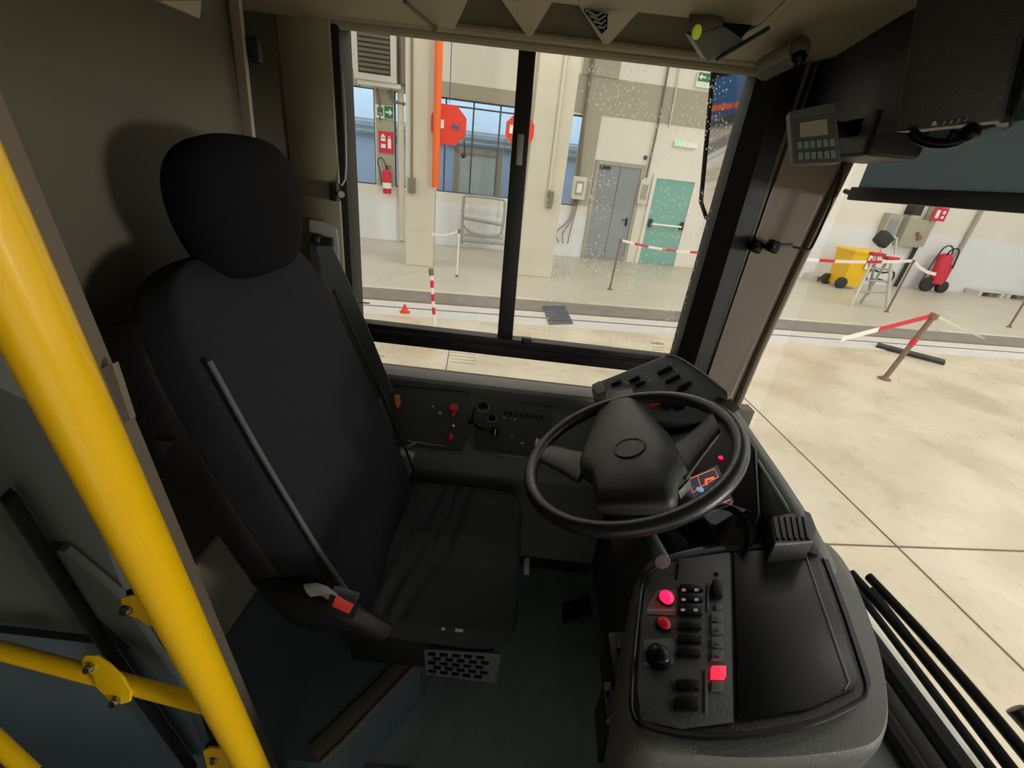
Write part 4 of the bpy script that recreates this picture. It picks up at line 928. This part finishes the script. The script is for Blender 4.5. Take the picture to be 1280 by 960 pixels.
# ================================================================== SIDE CONSOLE UNDER THE WINDOW
t = thing('side_console', 'dark control console under the side window left of the steering wheel', 'console', (-.1, 1.15, 0))
sn = V((0, -.62, .78)).normalized(); sp = V((0, 1.14, .60))
def SP(u, v, off=0): return PP(u, v, sp+sn*off, sn)
b = B()
b.prism([V((-.50, 1.235, .685)), V((-.50, 1.235, .655)), V((-.50, 1.225, .648)), V((-.50, 1.05, .528)), V((-.50, 1.04, .50)), V((-.50, 1.04, .20)), V((-.50, 1.297, .20)), V((-.50, 1.297, .685))], V((.82, 0, 0)), .003); done('console_body', b, 'dash', t, smooth=False)
b = B(); b.prism([SP(u, v, .0) for u, v in [(490, 484), (585, 492), (590, 540), (575, 563), (498, 556), (489, 520)]], sn*.004, .002); done('left_tray', b, 'dashd', t)
b = B(); b.prism([SP(u, v, .0) for u, v in [(596, 503), (690, 512), (690, 570), (594, 560)]], sn*.004, .002); done('button_field', b, 'dashd', t)
b = B(); b.cyl(SP(566, 520, .002), SP(567, 513, .012), .007); b.cyl(SP(567, 511, .010), SP(567, 509, .022), .0135, seg=24, bev=.003); done('red_knob', b, 'red', t)
b = B(); b.sph(SP(563, 547, .012), (.009, .009, .014)); done('red_key_tag', b, 'signr', t)
b = B(); b.cyl(SP(565, 536, .004), SP(567, 532, .02), .004, seg=8); b.cyl(SP(560, 534, .01), SP(568, 530, .012), .002, seg=6); done('ignition_key', b, 'steel', t)
b = B(); b.prism([SP(493, 494, .005), SP(500, 494, .005), SP(501, 505, .005), SP(497, 512, .005), SP(494, 505, .005)], sn*.006, .001); done('orange_tag', b, 'orange_t', t)
b = B(); b.cyl(SP(541, 508, .004), SP(541, 508, .012), .003, seg=10); done('toggle', b, 'mark', t)
b = B(); b.cyl(SP(550, 516, .004), SP(550, 516, .014), .006, seg=14); done('toggle', b, 'grey', t)
for u, v, r_ in ((604, 509, .017), (615, 523, .013)):
    b = B(); pts = [SP(u, v, .006)+X0*(r_*math.cos(a))+sn.cross(X0)*(r_*math.sin(a)) for a in [k*math.pi/12 for k in range(24)]]; b.tube(pts, .0012, closed=True, seg=6); g_ = done('gauge_ring', b, 'grey', t)
    b = B(); b.cyl(SP(u, v, .003), SP(u, v, .006), r_*.95, seg=24); done('gauge_face', b, 'blackg', g_)
b = B(); b.cyl(SP(618, 540, .004), SP(618, 540, .022), .014, seg=20, bev=.003); kk = done('rotary_switch', b, 'blackg', t)
b = B(); c1 = SP(619, 540, .024); b.tube([c1+sn.cross(X0)*.009, c1-sn.cross(X0)*.009], .0018, seg=6); done('pointer', b, 'mark', kk)
b = B(); b.tube([SP(593, 510, .02), SP(590, 530, .022), SP(606, 537, .024)], .005, smooth=1); b.sph(SP(588, 527, .02), .008); done('park_brake_lever', b, 'blackg', t)
for k in range(8):
    u = 632+k*6.5; v = 515+k*.9
    b = B(); b.box(SP(u, v, .008), (.008, .010, .006), frame3(X0, sn), .0015); done('button', b, 'black', t)
    b = B(); b.sph(SP(u, v+7, .006), .0018, u=8, v=6); done('indicator', b, 'lgrey', t)
for u, v in ((640, 545), (630, 522), (643, 524)):
    b = B(); b.sph(SP(u, v, .007), .0025, u=8, v=6); done('indicator', b, 'mark', t)
b = B(); b.box(SP(653, 554, .006), (.010, .003, .002), frame3(X0, sn)); done('white_mark', b, 'mark', t, smooth=False)
b = B(); b.tube([SP(510, 551, .004), SP(556, 558, .004)], .0015, seg=6); b.tube([SP(622, 568, .004), SP(655, 572, .004)], .0012, seg=6); done('edge_line', b, 'grey', t)

# ================================================================== DASHBOARD
t = dash = thing('dashboard', 'dark grey wraparound dashboard in front of the steering wheel', 'dashboard', (.45, .8, 0))
b = B()
out = [(.34, .70), (.33, 1.24), (.60, 1.24), (.655, 1.05), (.665, .80), (.655, .62), (.60, .62), (.38, .62)]
b.prism([V((x, y, .12)) for x, y in out], UP*.55, .03, 4); done('dash_body', b, 'dashd', t)
# cowl ridge
rp = [PP(u, v, (.60, 0, 0), (1, 0, 0)) for u, v in [(900, 487)]]
rid = [PZ(903, 492, .835), PZ(925, 512, .82), PZ(948, 545, .80), PZ(985, 598, .785), PZ(1018, 648, .765), PZ(1062, 730, .675)]
b = B()
rings = []
for i, p in enumerate(rid):
    d_ = (rid[min(i+1, 5)]-rid[max(i-1, 0)]).normalized(); sd = d_.cross(UP).normalized()
    if sd.x < 0: sd = -sd
    # cross-section: inner (toward driver) to outer
    q = p
    rings.append([q-sd*.085-UP*.09, q-sd*.065-UP*.045, q-sd*.05-UP*.02, q-sd*.035-UP*.004, q-sd*.02, q-UP*.008, q+sd*.004-UP*.04, q+sd*.01-UP*.30, q-sd*.085-UP*.30])
b.loft(rings); o = done('cowl', b, 'dash', t, ang=50)
b = B(); b.tube([p-(rid[3]-rid[2]).cross(UP).normalized()*0+V((-.040, 0, -.004)) for p in rid], .004, smooth=2, seg=8); done('cowl_seam', b, 'grey', t)
# instrument cluster
cn = V((-.55, -.12, .82)).normalized(); cp = V((.47, .74, .735))
def CP(u, v, off=0): return PP(u, v, cp+cn*off, cn)
b = B(); b.prism([CP(u, v) for u, v in [(800, 500), (905, 500), (945, 560), (950, 640), (930, 700), (860, 700), (800, 620)]], -cn*.05, .008, 3); done('instrument_binnacle', b, 'blackg', t)
b = B(); b.prism([CP(u, v, .002) for u, v in [(846, 606), (897, 582), (918, 628), (870, 652)]], cn*.002); sc = done('display', b, 'screen', t, smooth=False)
b = B()
def ln(pts, w=.0009, m=None, off=.005): b.tube([CP(u, v, off) for u, v in pts], w, seg=6)
ln([(861, 599), (893, 586), (898, 596), (880, 606), (866, 616), (861, 599)]); ln([(872, 595), (877, 612)], .0008)
ln([(893, 597), (882, 600), (883, 606)], .0028); ln([(857, 620), (860, 626)])
ln([(892, 634), (913, 624), (915, 630), (890, 640)])
done('orange_lines', b, 'orange_e', sc)
b = B(); b.sph(CP(876, 612, .005), (.010, .007, .003), frame3(X0, cn)); done('blue_gauge', b, 'blue_e', sc)
b = B(); b.sph(CP(901, 572, .004), (.005, .005, .003)); done('red_telltale', b, 'redlit', t)
b = B(); b.prism([CP(u, v, .015) for u, v in [(858, 655), (905, 628), (940, 640), (948, 668), (935, 695), (862, 712)]], cn*.004, .002); done('clear_hood', b, 'hood', t)
# left switch pod
pn = V((-.45, -.50, .74)).normalized(); pp0 = V((.44, 1.10, .85))
def LP(u, v, off=0): return PP(u, v, pp0+pn*off, pn)
b = B(); b.prism([LP(u, v) for u, v in [(739, 487), (742, 479), (760, 472), (832, 443), (846, 444), (880, 466), (912, 492), (908, 520), (850, 530), (780, 525), (742, 500)]], -pn*.07, .006, 3); done('switch_pod', b, 'dash', t)
b = B(); b.tube([LP(u, v, .001) for u, v in [(832, 444), (846, 445), (880, 467), (910, 491)]], .003, smooth=1); done('pod_edge', b, 'grey', t)
b = B(); b.box(LP(749, 486, -.005), (.03, .04, .02), frame3(LP(800, 460)-LP(749, 486), pn), .006, 3); done('pod_end_cap', b, 'grey', t)
dirA = (LP(840, 470)-LP(800, 490)).normalized()
def rocker(u, v, l, w, name='rocker_switch', m='blackg', h=.006, par=t):
    bb = B(); bb.box(LP(u, v, h/2), (l, w, h), frame3(dirA, pn), min(.002, h/3)); return done(name, bb, m, par)
for u, v, l, w in ((770, 479, .030, .010), (793, 474, .030, .011), (800, 480, .028, .010), (831, 463, .040, .012), (841, 474, .040, .012), (856, 482, .036, .011), (852, 487, .030, .011)): rocker(u, v, l, w)
rocker(819, 504, .032, .013, 'red_switch', 'red', .012)
b = B()
for u, v, l in ((781, 477, .008), (784, 480, .008), (805, 467, .010), (808, 471, .008), (811, 476, .010), (838, 455, .008), (796, 498, .010), (800, 503, .010), (801, 508, .008), (755, 508, .014)): b.box(LP(u, v, .001), (l, .0018, .001), frame3(dirA, pn))
for u, v, l in ((782, 478, .010), (846, 463, .008), (812, 473, .006)): b.box(LP(u, v, .001), (.0018, l, .001), frame3(dirA, pn))
done('switch_print', b, 'mark', t, smooth=False)
b = B(); c_ = LP(833, 508, .002); b.cyl(c_, c_+pn*.004, .012, seg=20); b.cyl(LP(848, 507, .002), LP(848, 507, .006), .016, seg=20); done('pod_dial', b, 'blackg', t)
# slot vents beside pod
b = B(); b.prism([PZ(u, v, .842) for u, v in [(893, 500), (905, 493), (926, 512), (912, 520)]], UP*.003); done('air_slot', b, 'blackg', t, smooth=False)
# air vent near right
t2 = thing('louvre_vent', 'black louvred air vent on top of the dashboard beside the black lid', 'vent', PZ(992, 658, .74))
b = B(); b.prism([PZ(u, v, .765) for u, v in [(964, 645), (1002, 636), (1014, 640), (1022, 660), (1018, 676), (968, 680)]], UP*-.06, .006, 3); done('housing', b, 'black', t2)
b = B()
for k in range(6):
    u = 967+k*7.5; b.tube([PZ(u, 647, .766), PZ(u+5, 674, .766)], .003, seg=6)
done('louvre', b, 'blackg', t2)
# steering wheel -----------------------------------------------------
wc = CAM+ray(784, 565)*.9; th_ = R(26); wn = V((-math.sin(th_), 0, math.cos(th_))); e1 = V((math.cos(th_), 0, math.sin(th_))); e2 = V((0, 1, 0))
def WP(u, v, off=0): return PP(u, v, wc+wn*off, wn)
t = thing('steering_wheel', 'large black steering wheel with a plain round boss', 'steering wheel', wc-wn*.3)
RWH = .209
b = B(); b.tube([wc+e1*(RWH*math.cos(a))+e2*(RWH*math.sin(a)) for a in [k*2*math.pi/72 for k in range(72)]], .0145, closed=True, seg=18); done('rim', b, 'rimm', t)
hubp = [(760, 491), (792, 490), (800, 505), (825, 535), (840, 550), (857, 582), (860, 592), (847, 605), (845, 625), (835, 635), (747, 635), (740, 600), (726, 592), (725, 582), (735, 552), (747, 522), (757, 507)]
b = B(); c0 = [WP(u, v, -.02) for u, v in hubp]; cen = sum(c0, V())/len(c0)
rings = [[cen+(p-cen)*k+wn*o_ for p in c0] for k, o_ in ((.93, -.03), (1.0, -.012), (1.0, .004), (.96, .016), (.86, .026), (.6, .034), (.3, .037))]
b.loft(rings); hub = done('hub', b, 'dashd', t, ang=60)
b = B(); bc = WP(787, 560, .016); b.tube([bc+e1*(.030*math.cos(a))+e2*(.030*math.sin(a)) for a in [k*2*math.pi/32 for k in range(32)]], .003, closed=True, seg=8); b.cyl(bc-wn*.004, bc+wn*.001, .028, seg=32); done('boss', b, 'black', hub)
def spoke(rim2, hub2, m='dashd'):
    b = B(); a0, a1 = [WP(u, v, 0) for u, v in rim2]; h0, h1 = [WP(u, v, 0) for u, v in hub2]; rr = []
    for k in range(7):
        f = k/6; x0 = a0.lerp(h0, f); x1 = a1.lerp(h1, f); w = (x1-x0); mid = (x0+x1)/2; dp = -.022*math.sin(f*math.pi/2)
        pinch = 1-.12*math.sin(f*math.pi)
        rr.append([mid+w*(.5*math.cos(a)*pinch)+wn*(.010*math.sin(a)+dp) for a in [j*math.pi/8 for j in range(16)]])
    b.loft(rr); done('spoke', b, m, t, ang=80)
spoke([(671, 548), (670, 575)], [(738, 556), (718, 594)], 'dashd')
spoke([(762, 489), (790, 488)], [(757, 512), (803, 512)], 'dash')
spoke([(890, 517), (901, 541)], [(828, 548), (856, 588)], 'dashd')
b = B(); b.cyl(wc-wn*.04, wc-wn*.30+V((.06, 0, 0)), .045, .055, seg=24); done('column', b, 'black', t)
b = B(); b.box(wc-wn*.14+V((.05, .02, 0)), (.11, .13, .12), frame3(e1, wn), .02, 3); done('column_shroud', b, 'black', t)
b = B(); b.prism([WP(u, v, -.03) for u, v in [(843, 596), (861, 584), (862, 600), (848, 615)]], -wn*.02, .003); done('stalk_end', b, 'dash', t)
# handle / switch under the wheel
t = thing('ignition_stalk', 'grey cylindrical stalk under the steering wheel rim', 'stalk', PY(824, 700, .54))
a_ = PY(812, 672, .62); c_ = PY(827, 700, .55)
b = B(); b.cyl(a_, c_, .014, seg=24, bev=.003); done('barrel', b, 'dash', t)
b = B(); b.cyl(c_, c_+(c_-a_).normalized()*.006, .0135, seg=24, bev=.002); done('end_face', b, 'dev', t)
b = B(); b.prism([PY(u, v, .60) for u, v in [(762, 668), (805, 664), (800, 700), (780, 706), (765, 690)]], V((0, .03, 0)), .005, 3); done('bracket', b, 'black', t)

# ================================================================== RIGHT DESK CONSOLE
ZC = .72
t = thing('desk_console', 'black dashboard desk with switches and a flat glossy lid at lower right', 'console', (.4, .45, 0))
outer = [(800, 700), (830, 690), (905, 672), (960, 660), (1030, 668), (1062, 700), (1088, 760), (1108, 820), (1116, 870), (1116, 905), (1105, 932), (1075, 945), (960, 957), (860, 952), (810, 940), (786, 910), (786, 850), (792, 760)]
def chaikin(p, k=1):
    for _ in range(k):
        q = []
        for i in range(len(p)):
            a = p[i]; c = p[(i+1) % len(p)]; q += [a*.75+c*.25, a*.25+c*.75]
        p = q
    return p
co = chaikin([PZ(u, v, .695) for u, v in outer], 2); cen = sum(co, V())/len(co)
b = B(); rings = [[cen+(p-cen)*k+UP*o_ for p in co] for k, o_ in ((.75, -.6), (.9, -.3), (.98, -.10), (1.0, -.05), (1.0, -.022), (.985, -.008), (.96, .0), (.9, .0))]
b.loft(rings); o = done('desk_body', b, 'desk', t, ang=60)
inner = [(806, 706), (905, 688), (915, 690), (1014, 680), (1024, 686), (1052, 760), (1078, 840), (1084, 862), (1078, 876), (1020, 905), (940, 922), (860, 924), (806, 912), (789, 895), (789, 860), (797, 770)]
b = B(); b.prism(chaikin([PZ(u, v, .700) for u, v in inner], 2), UP*.014); done('desk_top', b, 'black', t)
b = B(); b.tube([PZ(u, v, .714) for u, v in inner], .0028, closed=True, smooth=1, seg=8); done('desk_rim', b, 'blackg', t)
b = B(); b.prism([PZ(u, v, .716) for u, v in [(916, 692), (1012, 684), (1020, 690), (1072, 850), (1068, 862), (1010, 888), (922, 902)]], UP*.004, .0015); done('flat_lid', b, 'blackg', t)
b = B(); b.tube([PZ(u, v, .722) for u, v in [(1006, 690), (1062, 852), (1056, 862)]], .0008, seg=5); done('lid_line', b, 'grey', t)
b = B(); b.prism([PZ(u, v, .716) for u, v in [(806, 735), (818, 728), (846, 726), (848, 700), (912, 692), (916, 904), (850, 912), (800, 900), (796, 860), (800, 790)]], UP*.003, .001); done('switch_panel', b, 'dashd', t)
dv = (PZ(870, 860, .72)-PZ(870, 760, .72)).normalized(); FR = frame3(UP.cross(dv) * -1, UP)
def zr(u0, v0, u1, v1, z, th, name, m, bev=.001, par=t):
    bb = B(); bb.prism([PZ(u0, v0, z), PZ(u1, v0, z), PZ(u1, v1, z), PZ(u0, v1, z)], UP*th, bev); return done(name, bb, m, par)
zr(808, 762, 845, 764, .7195, .001, 'panel_line', 'grey', 0)
b = B(); b.prism([PZ(u, v, .7192) for u, v in [(812, 752), (822, 738), (846, 738), (845, 770), (808, 768)]], UP*.001); done('metal_label', b, 'dev', t, smooth=False); b = B(); b.prism([PZ(u, v, .7192) for u, v in [(804, 800), (844, 798), (842, 830), (804, 834)]], UP*.001); done('metal_label', b, 'dev', t, smooth=False)
def lamp(u, v, r_, m, name, h=.014):
    c = PZ(u, v, .720); bb = B(); bb.cyl(c, c+UP*.004, r_*1.18, seg=28, bev=.001); s_ = done('bezel', bb, 'blackg', t)
    bb = B(); bb.cyl(c+UP*.004, c+UP*h*.6, r_, seg=28); bb.sph(c+UP*h*.6, (r_, r_, h*.4)); done(name, bb, m, s_)
lamp(832, 750, .0105, 'redlit', 'lit_red_lamp'); lamp(829, 781, .010, 'reddim', 'dim_red_lamp', .008); lamp(822, 823, .0145, 'blackg', 'black_knob', .018)
col1 = [(733, 741), (745, 754), (758, 771), (779, 789), (795, 806), (812, 823), (852, 865), (873, 890)]
for i, (v0, v1) in enumerate(col1):
    ush = -int((v0-733)/22)
    k_ = zr(849+ush, v0, 878+ush, v1, .719, .007, 'rocker_switch', 'dev' if i in (3, 4, 5, 6, 7) and 0 else 'blackg', .0015)
    if i < 3: zr(852+ush, v0+3, 857+ush, v0+6, .7262, .0006, 'print', 'mark', 0, k_); zr(868+ush, v0+3, 873+ush, v0+6, .7262, .0006, 'print', 'mark', 0, k_)
for (u0, v0, u1, v1) in ((883, 730, 886, 764), (880, 838, 884, 892)): zr(u0, v0, u1, v1, .719, .003, 'slide_bar', 'dev', .001)
zr(889, 729, 902, 750, .719, .010, 'rocker_switch', 'blackg', .002)
zr(893, 757, 902, 764, .719, .005, 'small_key', 'dev')
keys = [(773, '1'), (788, '2'), (805, '3'), (821, '0')]
rt = frame3((1, 0, 0), UP)
for v, ch in keys:
    k_ = zr(888, v-6, 903, v+6, .719, .006, 'gear_key', 'dev', .001)
    ctr = PZ(895, v, .7256)
    text('key_digit', ch, .011, ctr, Matrix.Rotation(R(-90), 3, 'Z') @ rt, 'markd', k_, .0003)
zr(888, 837, 905, 850, .719, .009, 'lit_red_key', 'redlit2', .001); zr(888, 853, 903, 865, .719, .005, 'gear_key', 'dev', .001)
b = B(); b.cyl(PZ(895, 718, .716), PZ(895, 718, .7205), .004, seg=16); b.cyl(PZ(924, 896, .72), PZ(924, 896, .723), .002, seg=10); done('screw_hole', b, 'markd', t)
# bracket at the desk's left side
t = thing('mounting_bracket', 'black bolted bracket at the left foot of the desk console', 'bracket', PZ(775, 860, .3))
b = B(); b.prism([PZ(u, v, .45) for u, v in [(760, 790), (795, 788), (795, 850), (768, 850)]], UP*-.1, .004); b.prism([PZ(u, v, .42) for u, v in [(754, 852), (795, 850), (798, 915), (760, 918)]], UP*-.1, .004); done('plates', b, 'black', t)
for u, v, z in ((771, 807, .455), (757, 860, .425), (759, 902, .425)):
    b = B(); b.cyl(PZ(u+2, v, z-.01), PZ(u+2, v, z+.004), .005, seg=6); done('bolt', b, 'steel', t)
# pedestal below desk and column box
t = thing('accelerator_pedal', 'black accelerator pedal on the cab floor under the steering wheel', 'pedal', (.29, .98, 0))
b = B(); b.box((.29, .98, .06), (.10, .07, .012), Matrix.Rotation(-.6, 3, 'Y'), .004); done('pedal_plate', b, 'black', t)
b = B(); b.cyl((.32, .98, .0), (.32, .98, .08), .008, seg=10); done('pedal_arm', b, 'steel', t)

# ================================================================== CAMERA, WORLD
cam = bpy.data.cameras.new('camera'); cam.sensor_width = 36; cam.lens = 36*FPX/1280; cam.clip_start = .02; cam.clip_end = 200
co_ = bpy.data.objects.new('camera', cam); COL.objects.link(co_); SC.camera = co_
co_.matrix_world = Matrix.Translation(CAM) @ Matrix((RI, -DI, -FW)).transposed().to_4x4()
w = bpy.data.worlds.new('world'); SC.world = w; w.use_nodes = True; bg = w.node_tree.nodes['Background']
bg.inputs[0].default_value = lin((252, 250, 247)); bg.inputs[1].default_value = .80
SC.view_settings.view_transform = 'Standard'; SC.view_settings.look = 'None'; SC.view_settings.exposure = 0; SC.view_settings.gamma = 1
SC.view_settings.use_curve_mapping = False
